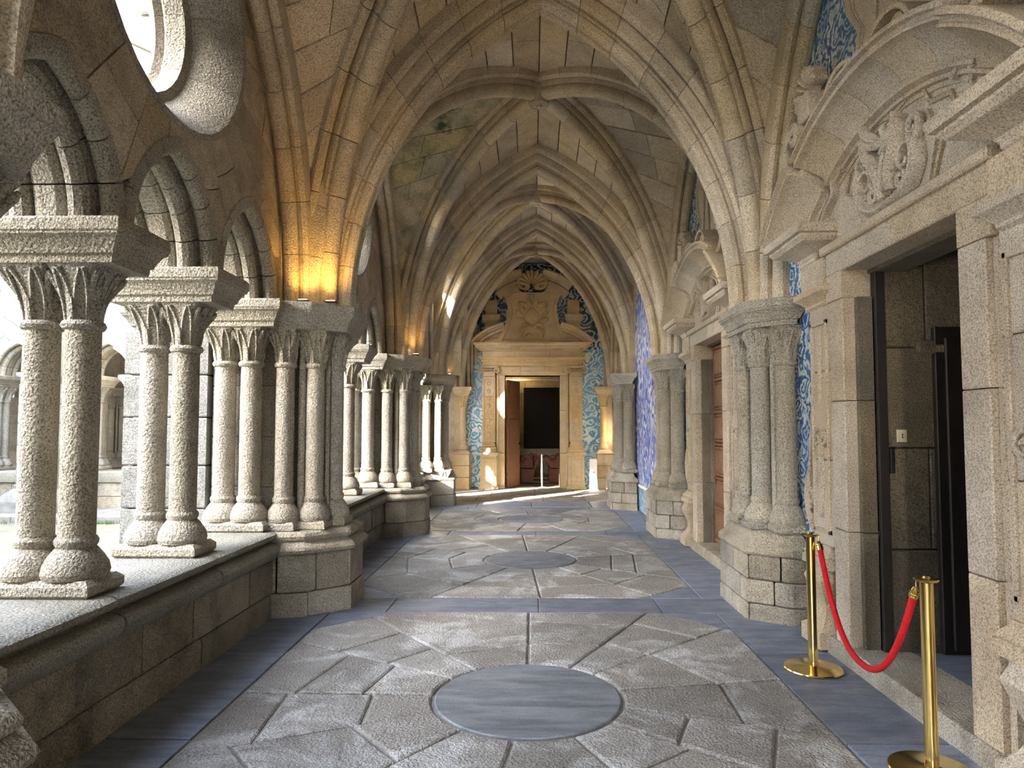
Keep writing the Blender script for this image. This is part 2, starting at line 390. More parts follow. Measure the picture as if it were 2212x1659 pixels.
def floor_bay(yc, half, y_next, corner=0.55, seed=0):
    rr = random.Random(seed); x0, x1 = -1.86, 1.68; y0, y1 = yc - half, yc + half; k = corner
    octo = [(x0 + 0.62, y0), (x1 - 0.6, y0), (x1, y0 + k), (x1, y1 - k), (x1 - 0.56, y1), (x0 + 0.62, y1), (x0, y1 - k), (x0, y0 + k)]
    c = (-0.03, yc); rd = 0.585
    mb = MB(); mb.lathe([(rd, -0.02), (rd, 0.006), (rd - 0.008, 0.012), (0.0, 0.012)], 56, (c[0], c[1], 0)); mb.build('slate_disc', M['slate_disc'], floor)
    base = [8, 40, 62, 92, 128, 150, 176, 205, 232, 262, 292, 322, 345] if seed % 2 == 0 else [14, 38, 66, 90, 118, 146, 180, 212, 240, 272, 300, 330]
    angs = [radians(a + rr.uniform(-4, 4)) for a in base]
    ri = rd + 0.015
    for i, a in enumerate(angs):
        b2 = angs[(i + 1) % len(angs)]; b2 = b2 if b2 > a else b2 + 2 * pi
        pa, pb = poly_ray(octo, c, a), poly_ray(octo, c, b2)
        corners = [v for v in octo if (lambda t: a + 0.02 < t < b2 - 0.02 or a + 0.02 < t + 2 * pi < b2 - 0.02)(atan2(v[1] - c[1], v[0] - c[0]) % (2 * pi))]
        corners.sort(key=lambda v: (atan2(v[1] - c[1], v[0] - c[0]) - a) % (2 * pi))
        innr = [(c[0] + ri * cos(a + (b2 - a) * j / 4), c[1] + ri * sin(a + (b2 - a) * j / 4)) for j in range(5)]
        L = min(sqrt((pa[0] - c[0]) ** 2 + (pa[1] - c[1]) ** 2), sqrt((pb[0] - c[0]) ** 2 + (pb[1] - c[1]) ** 2))
        # cross joints along the wedge: straight lines square to its middle
        am = (a + b2) / 2 + rr.uniform(-0.12, 0.12); nx, ny = cos(am), sin(am)
        cuts = []
        if L > 1.15:
            cuts = [ri + (L - ri) * rr.uniform(0.40, 0.62)]
            if L > 1.75: cuts = [ri + (L - ri) * rr.uniform(0.26, 0.38), ri + (L - ri) * rr.uniform(0.62, 0.78)]
        full = [pa] + corners + [pb] + innr[::-1]
        cc = nx * c[0] + ny * c[1]; lo = None
        outer = [pa] + corners + [pb]; quad = [innr[0]] + outer + [innr[-1]]
        prev = -9
        for ct in cuts + [9]:
            if prev == -9:
                p = [c] + outer
                p = clip(p, nx, ny, cc + ct)
                # replace the centre by the arc of the disc
                idx = p.index(c) if c in p else None
                if idx is not None: p = p[:idx] + innr[::-1] + p[idx + 1:]
            else:
                p = clip([c] + outer, nx, ny, cc + ct); p = clip(p, -nx, -ny, -(cc + prev))
            prev = ct
            if len(p) >= 3:
                # drop near-duplicates
                pp = [p[j] for j in range(len(p)) if (Vector(p[j]) - Vector(p[j - 1])).length > 0.01]
                if len(pp) >= 3: fstone(pp)
    # slate border: long slabs beside the octagon, corner triangles, cross band
    ysp = [y0, y0 + (y1 - y0) * rr.uniform(0.28, 0.4), y0 + (y1 - y0) * rr.uniform(0.6, 0.72), y1]
    for i in range(3):
        fstone([(x0 - 0.56, ysp[i]), (x0, ysp[i]), (x0, ysp[i + 1]), (x0 - 0.56, ysp[i + 1])] if True else None, M['slate'], 0.008, 0.004, 'slate_slab')
        fstone([(x1, ysp[i]), (2.42, ysp[i]), (2.42, ysp[i + 1]), (x1, ysp[i + 1])], M['slate'], 0.008, 0.004, 'slate_slab')
    for tri in ([(x0, y0), (x0 + 0.62, y0), (x0, y0 + k)], [(x1 - 0.6, y0), (x1, y0), (x1, y0 + k)], [(x1 - 0.56, y1), (x1, y1 - k), (x1, y1)], [(x0, y1 - k), (x0 + 0.62, y1), (x0, y1)]):
        fstone(tri, M['slate'], 0.008, 0.004, 'slate_slab')
    if y_next - y1 > 0.1:
        for xa, xb in ((-2.42, -1.35), (-1.35, 0.06), (0.06, 1.2), (1.2, 2.42)):
            fstone([(xa, y1), (xb, y1), (xb, y_next), (xa, y_next)], M['slate'], 0.008, 0.004, 'slate_slab')
floor_bay(-0.05, 1.98, 2.42, seed=3)
floor_bay(4.40, 1.98, 6.92, seed=0)
floor_bay(8.92, 2.00, 11.35, seed=5)
floor_bay(12.85, 1.50, 14.75, seed=8)
for i, (ya, yb) in enumerate(((14.75, 15.9), (15.9, 17.1), (17.1, 18.3), (18.3, END))):
    xs = [-2.42] + sorted(R.uniform(-1.9, 1.9) for _ in range(4)) + [2.45]
    xs = [-2.42, -1.2 + R.uniform(-.2, .2), 0.1 + R.uniform(-.2, .2), 1.2 + R.uniform(-.2, .2), 2.45]
    for a, b2 in zip(xs, xs[1:]): fstone([(a, ya), (b2, ya), (b2, yb), (a, yb)], M['slate'] if (i == 0) else M['floor_stone'])
# paving of the side gallery round the corner
for ya, yb in ((15.45, 16.9), (16.9, 18.3), (18.3, 20.1)):
    for i in range(8):
        x1_ = -2.42 - i * 1.6; fstone([(x1_ - 1.6, ya), (x1_, ya), (x1_, yb), (x1_ - 1.6, yb)], M['floor_stone'])
mb = MB(); mb.box(-16, -2.42, 15.4, 20.3, -0.2, -0.004); mb.build('mortar_bed', M['mortar'], floor)

# ------------------------------------------------------------ vault
def web_cell(A, B, N, parent, mat, split=1, detail=True, th=0.07, seg=3):
    g = 0.0022
    def P(s, q):
        a, b2 = Vector(A(s)), Vector(B(s)); return a.lerp(b2, q)
    if detail:
        for k in range(N):
            s0, s1 = k / N + g, (k + 1) / N - g
            cuts = [0.0] + ([] if split == 1 else [R.uniform(0.35, 0.65)]) + [1.0]
            la = (Vector(P(s0, 0)) - Vector(P(s0, 1))).length
            if la < 1.0: cuts = [0.0, 1.0]
            for q0, q1 in zip(cuts, cuts[1:]):
                mb = MB(); gq = 0.004 / max(la, .2); off = R.uniform(-0.006, 0.004)
                qa, qb = q0 + (gq if q0 > 0 else 0), q1 - (gq if q1 < 1 else 0)
                low = [[tuple(P(s0 + (s1 - s0) * i / 2, qa + (qb - qa) * j / seg) + Vector((0, 0, off))) for j in range(seg + 1)] for i in range(3)]
                up = [[(p[0], p[1], p[2] + th) for p in r] for r in low]
                mb.grid(low); mb.grid(up)
                ring = [low[0][j] for j in range(seg + 1)] + [low[1][seg]] + [low[2][j] for j in range(seg, -1, -1)] + [low[1][0]]
                n = len(ring); mb.add(ring + [(x, y, z + th) for x, y, z in ring], [(i, (i + 1) % n, n + (i + 1) % n, n + i) for i in range(n)])
                mb.build('web_stone', mat, parent)
    mb = MB(); rows = []
    for i in range(N * 2 + 1):
        rows.append([tuple(P(i / (N * 2), j / seg) + Vector((0, 0, 0.035 if detail else 0.0))) for j in range(seg + 1)])
    mb.grid(rows); mb.grid([[(x, y, z + 0.25) for x, y, z in r] for r in rows]); mb.build('vault_backing', M['joint'] if detail else mat, parent, True)
ZT, ZB = 5.95, 6.10
def vault(y0, y1, bay, xl=XL, xr=XR, detail=True, back=True, label='', moss=False, zend=None):
    xc = (xl + xr) / 2; yc = (y0 + y1) / 2; ml = M['vault']; mr = M['rib']
    hT, hB = ZT - ZS, ZB - ZS; nm = BAYNAME.get(bay, label)
    wl, wr = xl - 0.50, xr + 0.36                     # planes of the wall ribs
    ceil_ = empty('ceiling', (xc, yc, ZB), kind='structure')
    rW = 0.25
    for sx, xf, xw, xd in ((-1, xl, wl, xl - 0.14), (1, xr, wr, xr + 0.14)):
        aT = abs(xc - xf)
        for sy, yp in ((1, y0), (-1, y1)):
            hT = (zend if (zend and sy < 0) else ZT) - ZS
            yd = yp + sy * 0.26; D = Vector((xc - xd, yc - yd)); aD = D.length; ex, ey = D.x / aD, D.y / aD
            # cross cell: between the cross arch and the diagonal
            def A(s, xf=xf, yp=yp, sx=sx, aT=aT, hT=hT):
                u, z = arc_pt(aT, hT, 0.36, s); return (xf - sx * u, yp, ZS + z)
            def B(s, xf=xf, yd=yd, xd=xd, sx=sx, aT=aT, aD=aD, ex=ex, ey=ey, hT=hT):
                u, z = arc_pt(aT, hT, 0.36, s); X = xf - sx * u; ud = (X - xd) / ex; ud = max(ud, -0.24)
                return (X, yd + ud * ey, ZS + arc_z(aD, hB, 0.25, min(ud, aD)))
            web_cell(A, B, 12, ceil_, ml, 2, detail)
            # side cell: between the wall rib and the diagonal
            af = abs(yc - (yp + sy * 0.42)); yf = yp + sy * 0.42; hF = ZT - 0.02 - ZS
            def A2(s, xw=xw, yf=yf, sy=sy, af=af, hF=hF):
                u, z = arc_pt(af, hF, 0.22, s); return (xw, yf + sy * u, ZS + z)
            def B2(s, xw=xw, yf=yf, sy=sy, af=af, hF=hF, xd=xd, yd=yd, ex=ex, ey=ey, aD=aD):
                u, z = arc_pt(af, hF, 0.22, s); Y = yf + sy * u; ud = (Y - yd) / ey; ud = max(-0.24, min(ud, aD))
                return (xd + ud * ex, Y, ZS + arc_z(aD, hB, 0.25, ud))
            web_cell(A2, B2, 11, ceil_, M['vault_moss'] if (moss and sx < 0) else ml, 2, detail)
    if not detail: return ceil_
    lab = nm
    for q, (sy, yp, word) in enumerate(((1, y0, 'near'), (-1, y1, 'far'))):
        pass
    for s_, w in ((1, 'arcade side to far wall'), (-1, 'wall side to far arcade')):
        rt = empty('diagonal_rib', (xc, yc, ZB), f'{w} diagonal rib, {lab}', 'rib', 'diagonal ribs of the vaults')
        fa = (xl - 0.14, y0 + 0.26, ZS) if s_ > 0 else (xr + 0.14, y0 + 0.26, ZS)
        fb = (xr + 0.14, y1 - 0.26, ZS) if s_ > 0 else (xl - 0.14, y1 - 0.26, ZS)
        half_arch('v', fa, (xc, yc, ZB), PROF_DIAG, 9, mr, rt); half_arch('v', fb, (xc, yc, ZB), PROF_DIAG, 9, mr, rt)
    bo = MB(); bo.lathe([(0.0, -0.075), (0.035, -0.08), (0.05, -0.055), (0.085, -0.05), (0.11, -0.065), (0.135, -0.05), (0.14, 0.0), (0.16, 0.10), (0.16, 0.3), (0.0, 0.3)], 20, (xc, yc, ZB))
    bo.build('keystone', mr, None, True, f'small round carved keystone, {lab}', 'keystone', 'vault keystones', loc=(xc, yc, ZB))
    for sx, xw, w in ((-1, wl, 'arcade'), (1, wr, 'tiled wall')):
        rt = empty('wall_rib', (xw, yc, ZS), f'slim granite wall rib along the {w}, {lab}', 'rib', 'wall ribs of the vaults')
        for yf in (y0 + 0.42, y1 - 0.42):
            half_arch('v', (xw, yf, ZS), (xw, yc, ZT - 0.02), PROF_WALL, 8, mr, rt)
    return ceil_
def cross_arch(y, label, xl=XL, xr=XR):
    rt = empty('transverse_arch', ((xl + xr) / 2, y, ZS), label, 'arch', 'pointed cross arches of the vault')
    xc = (xl + xr) / 2
    for xf in (xl, xr): half_arch('v', (xf, y, ZS), (xc, y, ZT), PROF_TRANS, 9, M['rib'], rt, seg=3)
vault(PIERS[0], PIERS[1], -1, detail=False)
for i in range(3): vault(PIERS[i + 1], PIERS[i + 2], i, moss=(i == 1))
vault(PIERS[4], END - 0.12, 3, zend=6.45)
cross_arch(PIERS[1], 'pointed cross arch overhead at the rope barrier pier')
cross_arch(PIERS[2], 'big pointed cross arch between the rope barrier bay and the panelled door bay')
cross_arch(PIERS[3], 'pointed cross arch between the panelled door bay and the tile picture bay')
cross_arch(PIERS[4], 'pointed cross arch in front of the corner bay of the end portal')
# arches closing the corner bay towards the side gallery
rt = empty('transverse_arch', (XL, 17.2, ZS), 'pointed arch opening the corner bay to the sunlit side gallery', 'arch', 'pointed cross arches of the vault')
for yf in (15.25, END - 0.2): half_arch('v', (XL - 0.1, yf, ZS), (XL - 0.1, 17.25, ZT), PROF_TRANS, 9, M['rib'], rt, seg=3)

# ------------------------------------------------------------ column pieces
def bell(mb, cx, cy, z0, z1, r0, hx, hy, n=32, m=14, leaf=0.02, sx=0.0):
    """leaf capital: round at the neck, square at the top, two tiers of leaves"""
    n = 40; m = 12
    def P(a, t, o=0.0):
        ca, sa = cos(a), sin(a); q = t ** 2.3
        rs = min(hx / max(abs(ca), 1e-6), hy / max(abs(sa), 1e-6)) * 0.93
        r = r0 * (0.92 + 0.08 * t) * (1 - q) + rs * q + o
        return (cx + r * ca + sx * q, cy + r * sa, z0 + (z1 - z0) * t)
    mb.grid([[P(2 * pi * j / n, i / m, 0.4 * leaf * max(0, cos(8 * pi * 2 * j / n / 2)) * sin(pi * i / m)) for j in range(n)] for i in range(m + 1)], cv=True, cap=True)
    for k in range(8):                       # stems fanning out to the abacus and buds between them
        a0 = k * pi / 4
        for s_ in (-1, 1):
            mb.tube([P(a0 + s_ * (0.05 + 0.30 * t * t), 0.03 + 0.90 * t, 0.004 + 0.006 * t) for t in [q / 6 for q in range(7)]], [0.007 + 0.007 * q / 6 for q in range(7)], 5)
        if k % 2 == 0:
            mb.tube([P(a0, 0.02 + 0.42 * t, 0.006 + 0.012 * t) for t in (0, .25, .5, .75, 1)], [0.012, 0.019, 0.02, 0.016, 0.006], 6)
        else:
            mb.tube([P(a0, 0.35 + 0.55 * t, 0.004 + 0.014 * t) for t in (0, .3, .6, .85, 1)], [0.006, 0.012, 0.018, 0.02, 0.010], 6)
SHAFT_R = 0.095
def column_parts(parent, x, y, zb=0.76, mat=None, r=SHAFT_R, zcap=2.62, hx=0.155, hy=0.19, lean=0.0, plinth=True, ph=0.10):
    mat = mat or M['column']
    z1 = zb + ph
    if plinth:
        mb = MB(); mb.box(x - r * 1.75, x + r * 1.75, y - r * 1.75, y + r * 1.75, zb, z1, 0.02); mb.build('plinth_block', mat, parent, True)
    mb = MB(); mb.lathe([(0, 0), (r * 1.74, 0.0), (r * 1.84, 0.03), (r * 1.74, 0.075), (r * 1.42, 0.125), (r * 1.15, 0.158), (r * 1.05, 0.165), (r * 1.16, 0.185), (r * 1.18, 0.205), (r * 1.06, 0.225), (0, 0.225)], 22, (x, y, z1))
    mb.build('base', mat, parent, True)
    mb = MB(); mb.lathe([(0, 0), (r, 0.0), (r, 0.4), (r * 1.0, 0.9), (r * 0.97, 2.28 - z1 - 0.22), (0, 2.28 - z1 - 0.22)], 22, (x, y, z1 + 0.22)); mb.build('shaft', mat, parent, True)
    mb = MB(); mb.lathe([(r * 0.9, -0.03), (r * 1.14, -0.02), (r * 1.24, 0.0), (r * 1.14, 0.022), (r * 0.9, 0.03)], 22, (x, y, 2.29)); 
    bell(mb, x, y, 2.30, zcap, r, hx, hy, sx=lean); mb.build('capital', mat, parent, True)
def stepped(mb, poly, steps):
    """moulded block over a polygon: steps = [(z, outset)]"""
    mb.grid([[(x, y, z) for x, y in inset(poly, -d)] for z, d in steps], cv=True, cap=True)
ABA = [(2.62, -0.085), (2.66, -0.08), (2.67, -0.065), (2.70, -0.055), (2.745, 0.0 - 0.03), (2.765, -0.008), (2.775, -0.008), (2.785, 0.0), (2.845, 0.0), (2.86, -0.012)]
def rect(x0, x1, y0, y1): return [(x0, y0), (x1, y0), (x1, y1), (x0, y1)]
def twin_column(loc, label=None, attached=0):
    """a pair of shafts across the parapet; attached: -1/+1 closes it against a pier"""
    rt = empty('twin_column', loc, label, 'column', 'twin columns of the arcade')
    L = Vector(loc); keep = rt
    base = Vector(loc)
    for dx, le in ((0.12, 0.02), (-0.12, -0.02)): column_parts(rt, base.x + dx, base.y, lean=le, plinth=False, ph=0.10)
    mb = MB(); mb.box(base.x - 0.30, base.x + 0.30, base.y - 0.17, base.y + 0.17, 0.755, 0.86, 0.03); mb.build('plinth_block', M['column'], rt, True)
    mb = MB(); stepped(mb, rect(base.x - 0.46, base.x + 0.47, base.y - 0.27, base.y + 0.27), ABA); mb.build('abacus', M['column'], rt)
    return rt
proto_pair = twin_column((LINE, 3.95, 0), 'first twin column on the parapet before the rope barrier, thick pale shafts')

# lancet arch (local: centre of the wall line, mid of the opening)
PROF_LAN = [(0.335, 0.20), (0.35, 0.19)]
for cs, cr, rad, a0, a1, n in ((0.298, 0.135, 0.056, 20, -165, 6), (0.165, 0.062, 0.062, 75, -165, 6)):
    if cs < 0.2: PROF_LAN += [(0.243, 0.16), (0.225, 0.14), (0.215, 0.10)]
    PROF_LAN += [(cs + rad * cos(radians(a0 + (a1 - a0) * i / n)), cr + rad * sin(radians(a0 + (a1 - a0) * i / n))) for i in range(n + 1)]
PROF_LAN += [(0.10, 0.085), (0.085, 0.05), (0.05, 0.03)]
PROF_LAN = PROF_LAN + [(-s_, r) for s_, r in reversed(PROF_LAN)]
def lancet(loc, label, a=0.40, h=0.60):
    rt = empty('lancet_arch', loc, label, 'arch', 'small lancet arches of the arcade'); x, y, z = loc
    for sy in (-1, 1):
        half_arch('v', (x, y - sy * a, ZS), (x, y, ZS + h), PROF_LAN, 4, M['column'], rt, seg=3, gap=0.004)
    return rt
def oculus(loc, label, RO=0.95, seg=4):
    rt = empty('round_window', loc, label, 'window', 'round windows of the arcade'); x, y, z = loc
    prof = [(0.345, RO + 0.05), (0.345, RO), (0.30, RO - 0.05), (0.22, RO - 0.12), (0.12, RO - 0.185), (0.03, RO - 0.22), (0.01, RO - 0.29), (-0.13, RO - 0.31), (-0.17, RO - 0.26), (-0.22, RO - 0.30), (-0.27, RO - 0.24), (-0.34, RO - 0.14), (-0.34, RO + 0.05)]
    K = 9
    for k in range(K):
        mb = MB(); rows = []
        for i in range(seg + 1):
            a = 2 * pi * (k + 0.003 + 0.994 * i / seg) / K + 0.3
            rows.append([(x + s_, y + r * cos(a), z + r * sin(a)) for s_, r in prof])
        mb.grid(rows, cv=True, cap=True); mb.build('ring_stone', M['column'], rt, True)
    return rt
def arcade_wall(y0, y1, n=3, zo=4.72, ro=0.95, name='wall_left', detail=True, top=6.4):
    """masonry above the lancets with a round hole, between two piers"""
    yc = (y0 + y1) / 2; sp = 1.18 if n == 3 else 1.16
    cs = [yc + (i - (n - 1) / 2) * sp for i in range(n)]
    rt = empty(name, (LINE, yc, ZS), kind='structure')
    a_, h_ = 0.588, 0.80
    def hole(c, m=10, aa=a_, hh=h_):
        pts = []
        for sgn in (1, -1):
            rng = range(0, m + 1) if sgn == 1 else range(m - 1, -1, -1)
            for i in rng:
                u, z = arc_pt(aa, hh, 0, i / m); pts.append((c - sgn * (aa - u), ZS + z))
        return pts
    circ = [(yc + (ro + 0.01) * cos(2 * pi * i / 40), zo + (ro + 0.01) * sin(2 * pi * i / 40)) for i in range(40)]
    # outline with the lancet openings cut from the lower edge
    out = [(y1 + 0.05, top), (y0 - 0.05, top), (y0 - 0.05, ZS)]
    for c in cs:
        out += [(p[0], p[1]) for p in hole(c)]
    out += [(y1 + 0.05, ZS)]
    clean = [out[0]]
    for p in out[1:]:
        if (Vector(p) - Vector(clean[-1])).length > 0.004: clean.append(p)
    mb = MB(); mb.plate([clean, circ], -0.30, 0.30, lambda u, v, w: (LINE + w, u, v))
    mb.build('wall_core', M['joint'] if detail else M['wall'], rt)
    if not detail: return rt, cs
    def inside(y, z):
        if z < ZS + 0.02 or z > 6.0 or abs(y - yc) > (y1 - y0) / 2 - 0.15: return False
        for c in cs:
            u = a_ - abs(y - c)
            if u > 0 and z - ZS < arc_z(a_, h_, 0.004, u): return False
        af = (y1 - y0) / 2 - 0.42; uf = af - abs(y - yc)
        if uf < -0.2 or z - ZS > arc_z(af, ZT - 0.02 - ZS, 0.22, max(uf, -0.2)): return False
        return True
    NS = 22 if n == 3 else 18
    rr = random.Random(int(y0 * 10)); r0 = ro + 0.012
    def rout(a):
        r = r0 + 0.01
        while inside(yc + r * cos(a), zo + r * sin(a)) and r < 3.2: r += 0.02
        return r
    angs = [2 * pi * (k + rr.uniform(-0.18, 0.18)) / NS for k in range(NS)]; angs.append(angs[0] + 2 * pi)
    for side, w0, w1 in ((1, 0.28, 0.338), (-1, -0.338, -0.28)):
        for a, b2 in zip(angs, angs[1:]):
            m = max(3, int((b2 - a) / 0.05)); g = 0.004
            aa = [a + g + (b2 - a - 2 * g) * i / m for i in range(m + 1)]; ro_ = [rout(t) for t in aa]
            if max(ro_) < r0 + 0.05: continue
            cut = r0 + (max(ro_) - r0) * rr.uniform(0.4, 0.6) if max(ro_) - r0 > 0.6 else 99
            rings = [(lambda i: r0, lambda i: min(ro_[i], cut - 0.005))] + ([(lambda i: min(cut + 0.005, ro_[i]), lambda i: ro_[i])] if cut < 99 else [])
            for fi, fo in rings:
                inn = [(yc + fi(i) * cos(aa[i]), zo + fi(i) * sin(aa[i])) for i in range(m + 1)]
                ou = [(yc + fo(i) * cos(aa[i]), zo + fo(i) * sin(aa[i])) for i in range(m + 1)]
                if max((Vector(p) - Vector(q)).length for p, q in zip(inn, ou)) < 0.04: continue
                mb = MB(); mp = lambda u, v, w: (LINE + w, u, v); j = rr.uniform(-0.003, 0.003)
                mb.grid([[mp(u, v, w0) for u, v in inn], [mp(u, v, w1 + j * side) for u, v in inn], [mp(u, v, w1 + j * side) for u, v in ou], [mp(u, v, w0) for u, v in ou]], cu=True)
                ends = [[mp(*inn[k], w0), mp(*inn[k], w1 + j * side), mp(*ou[k], w1 + j * side), mp(*ou[k], w0)] for k in (0, m)]
                for e in ends: mb.add(e, [(0, 1, 2, 3)])
                mb.build('wall_stone', M['wall'] if side > 0 else M['court'], rt)
    return rt, cs

# parapet (bench) wall between two piers
def parapet(y0, y1, label, detail=True):
    rt = empty('parapet_wall', (LINE, (y0 + y1) / 2, 0), label, 'parapet', 'low parapet walls under the arcade')
    L = y1 - y0; xi, xo = LINE + 0.39, LINE - 0.36
    mb = MB(); mb.box(xo + 0.03, xi - 0.03, y0 - 0.1, y1 + 0.1, -0.25, 0.66); mb.build('parapet_core', M['joint'], rt)
    # coping slabs with a rolled nose
    n = max(2, round(L / 1.25)); ys = [y0 - 0.08] + [y0 + L * (i + R.uniform(-0.08, 0.08)) / n for i in range(1, n)] + [y1 + 0.08]
    prof = [(-0.40, 0.53), (0.41, 0.53), (0.43, 0.545), (0.465, 0.585), (0.475, 0.62), (0.46, 0.65), (0.425, 0.668), (0.365, 0.675), (0.355, 0.69), (0.40, 0.70), (0.425, 0.722), (0.418, 0.748), (0.385, 0.763), (0.33, 0.768), (-0.38, 0.768), (-0.42, 0.74), (-0.43, 0.66)]
    for a, b2 in zip(ys, ys[1:]):
        mb = MB(); dz = R.uniform(-0.003, 0.003); m = 5
        mb.grid([[(LINE + s_ + (R.uniform(-0.004, 0.004) if s_ > .3 else 0) - (0.018 if i in (0, m) and s_ > 0.3 else 0), a + 0.007 + (b2 - a - 0.014) * (0, .03, .35, .65, .97, 1)[i], z + dz) for s_, z in prof] for i in range(m + 1)], cv=True, cap=True)
        mb.build('coping_stone', M['coping'], rt, True)
    # big face blocks, two uneven courses, on both faces
    for face, x0, x1 in ((1, xi - 0.05, xi), (-1, xo, xo + 0.05)):
        for z0, z1, k in ((-0.02 if face > 0 else -0.25, 0.22, 1.1), (0.22, 0.53, 0.75)):
            nn = max(2, round(L / k)); ys = [y0 - 0.06] + [y0 + L * (i + R.uniform(-0.22, 0.22)) / nn for i in range(1, nn)] + [y1 + 0.06]
            for a, b2 in zip(ys, ys[1:]):
                mb = MB(); o = R.uniform(-0.008, 0.01) * face
                mb.box(x0 + o, x1 + o, a + 0.005, b2 - 0.005, z0 + 0.004, z1 - 0.004, 0.012); mb.build('face_block', M['parapet'], rt)
    return rt

# clustered pier on the arcade side (local frame: x towards the passage from LINE)
def pier_blocks(rt, poly, core, courses, mat):
    """courses of separate blocks round a polygon (open towards the wall)"""
    for (z0, z1, cuts, out) in courses:
        q = inset(poly, -out); n = len(q)
        # walk the perimeter, cut at the given fractions
        seglen = [(Vector(q[(i + 1) % n]) - Vector(q[i])).length for i in range(n)]; tot = sum(seglen[:-1])
        def at(f):
            d = f * tot
            for i in range(n - 1):
                if d <= seglen[i] + 1e-9: return tuple(Vector(q[i]).lerp(Vector(q[i + 1]), d / seglen[i])), i
                d -= seglen[i]
            return q[n - 1], n - 2
        for f0, f1 in zip([0] + cuts, cuts + [1]):
            g = 0.005 / tot; (pa, ia), (pb, ib) = at(f0 + g), at(f1 - g)
            pts = [pa] + [q[i] for i in range(ia + 1, ib + 1)] + [pb, core]
            pts = [p for k, p in enumerate(pts) if (Vector(p) - Vector(pts[k - 1])).length > 0.008]
            j = R.uniform(-0.006, 0.006)
            mb = MB(); mb.block(inset(pts, 0.002 + j * 0.5), z0 + 0.003, z1 - 0.003, 0.012); mb.build('pier_block', mat, rt)
def left_pier(y, label, x=LINE, full=True):
    rt = empty('clustered_pier', (x, y, 0), label, 'pier', 'clustered piers of the arcade')
    T = lambda pts: [(x + a, y + b2) for a, b2 in pts]
    poly = T([(0.10, -0.60), (0.46, -0.60), (0.66, -0.55), (1.0, -0.24), (1.0, 0.24), (0.66, 0.55), (0.46, 0.60), (0.10, 0.60)])
    pier_blocks(rt, poly, (x + 0.2, y), [(-0.02, 0.22, [0.24, 0.5, 0.77], 0.012), (0.22, 0.56, [0.13, 0.27, 0.40, 0.60, 0.74, 0.87], 0.0)], M['plinth'])
    mb = MB(); stepped(mb, poly, [(0.56, 0.0), (0.57, 0.03), (0.60, 0.045), (0.625, 0.035), (0.65, 0.0), (0.675, -0.035), (0.685, -0.035), (0.69, -0.01), (0.72, 0.0), (0.745, -0.015), (0.76, -0.05)]); mb.build('plinth_moulding', M['plinth'], rt)
    core = T([(-0.30, -0.34), (0.25, -0.34), (0.45, -0.20), (0.60, -0.10), (0.60, 0.10), (0.45, 0.20), (0.25, 0.34), (-0.30, 0.34)])
    zs = [0.75, 1.15, 1.62, 2.1, 2.62]
    for z0, z1 in zip(zs, zs[1:]):
        mb = MB(); mb.block(core, z0 + 0.002, z1 - 0.002, 0.006); mb.build('core_drum', M['column'], rt)
    for sx, sy in ((0.40, -0.38), (0.65, -0.27), (0.76, 0.0), (0.65, 0.27), (0.40, 0.38)):
        column_parts(rt, x + sx, y + sy, 0.75, r=0.085, hx=0.15, hy=0.15, ph=0.09)
    for sx, sy in ((0.54, -0.315), (0.72, -0.135), (0.72, 0.135), (0.54, 0.315)):        # thin rolls between the shafts
        mb = MB(); mb.lathe([(0, 0.75), (0.045, 0.75), (0.05, 0.82), (0.034, 0.9), (0.032, 2.3), (0.032, 2.62), (0, 2.62)], 12, (x + sx, y + sy, 0)); mb.build('roll', M['column'], rt, True)
    ab = T([(0.10, -0.64), (0.46, -0.63), (0.70, -0.58), (1.02, -0.30), (1.02, 0.30), (0.70, 0.58), (0.46, 0.63), (0.10, 0.64)])
    mb = MB(); stepped(mb, ab, ABA); mb.build('abacus', M['column'], rt)
    # masonry above the springing, between the wall ribs
    mb = MB(); mb.box(x - 0.30, x + 0.36, y - 0.44, y + 0.44, 2.86, 6.4); mb.build('pier_masonry', M['wall'], rt)
    if full:   # attached pairs and the buttress towards the court
        for sg in (-1, 1):
            for dx, le in ((0.12, 0.02), (-0.12, -0.02)): column_parts(rt, x + dx, y + sg * 0.48, 0.76, plinth=False, lean=le, mat=M['column'])
            mb = MB(); mb.box(x - 0.30, x + 0.32, y + sg * 0.48 - 0.17, y + sg * 0.48 + 0.17, 0.755, 0.86, 0.03); mb.build('plinth_block', M['column'], rt, True)
            mb = MB(); stepped(mb, rect(x - 0.46, x + 0.47, y + sg * 0.50 - 0.25, y + sg * 0.50 + 0.25), ABA); mb.build('abacus', M['column'], rt)
        for i, z0 in enumerate([0.55, 0.95, 1.35, 1.8, 2.2]):
            z1 = [0.95, 1.35, 1.8, 2.2, 2.62][i]
            ymid = y + R.uniform(-0.12, 0.12)
            for ya, yb in ((y - 0.40, ymid), (ymid, y + 0.40)):
                mb = MB(); mb.box(x - 1.12, x - 0.33, ya + 0.004, yb - 0.004, z0 + 0.004, z1 - 0.004, 0.012); mb.build('buttress_block', M['court'], rt)
        mb = MB(); stepped(mb, rect(x - 1.12, x - 0.3, y - 0.40, y + 0.40), [(-0.25, 0.22), (0.2, 0.22), (0.33, 0.16), (0.46, 0.03), (0.52, 0.03), (0.55, 0.0)]); mb.build('buttress_foot', M['court'], rt)
        mb = MB(); stepped(mb, rect(x - 1.18, x - 0.3, y - 0.46, y + 0.46), [(z, d - 0.02) for z, d in ABA]); mb.build('buttress_string', M['court'], rt)
        mb = MB(); stepped(mb, rect(x - 0.95, x - 0.3, y - 0.33, y + 0.33), [(2.86, 0.0), (4.4, 0.0), (4.9, -0.2)]); mb.build('buttress_upper', M['court'], rt)
    return rt
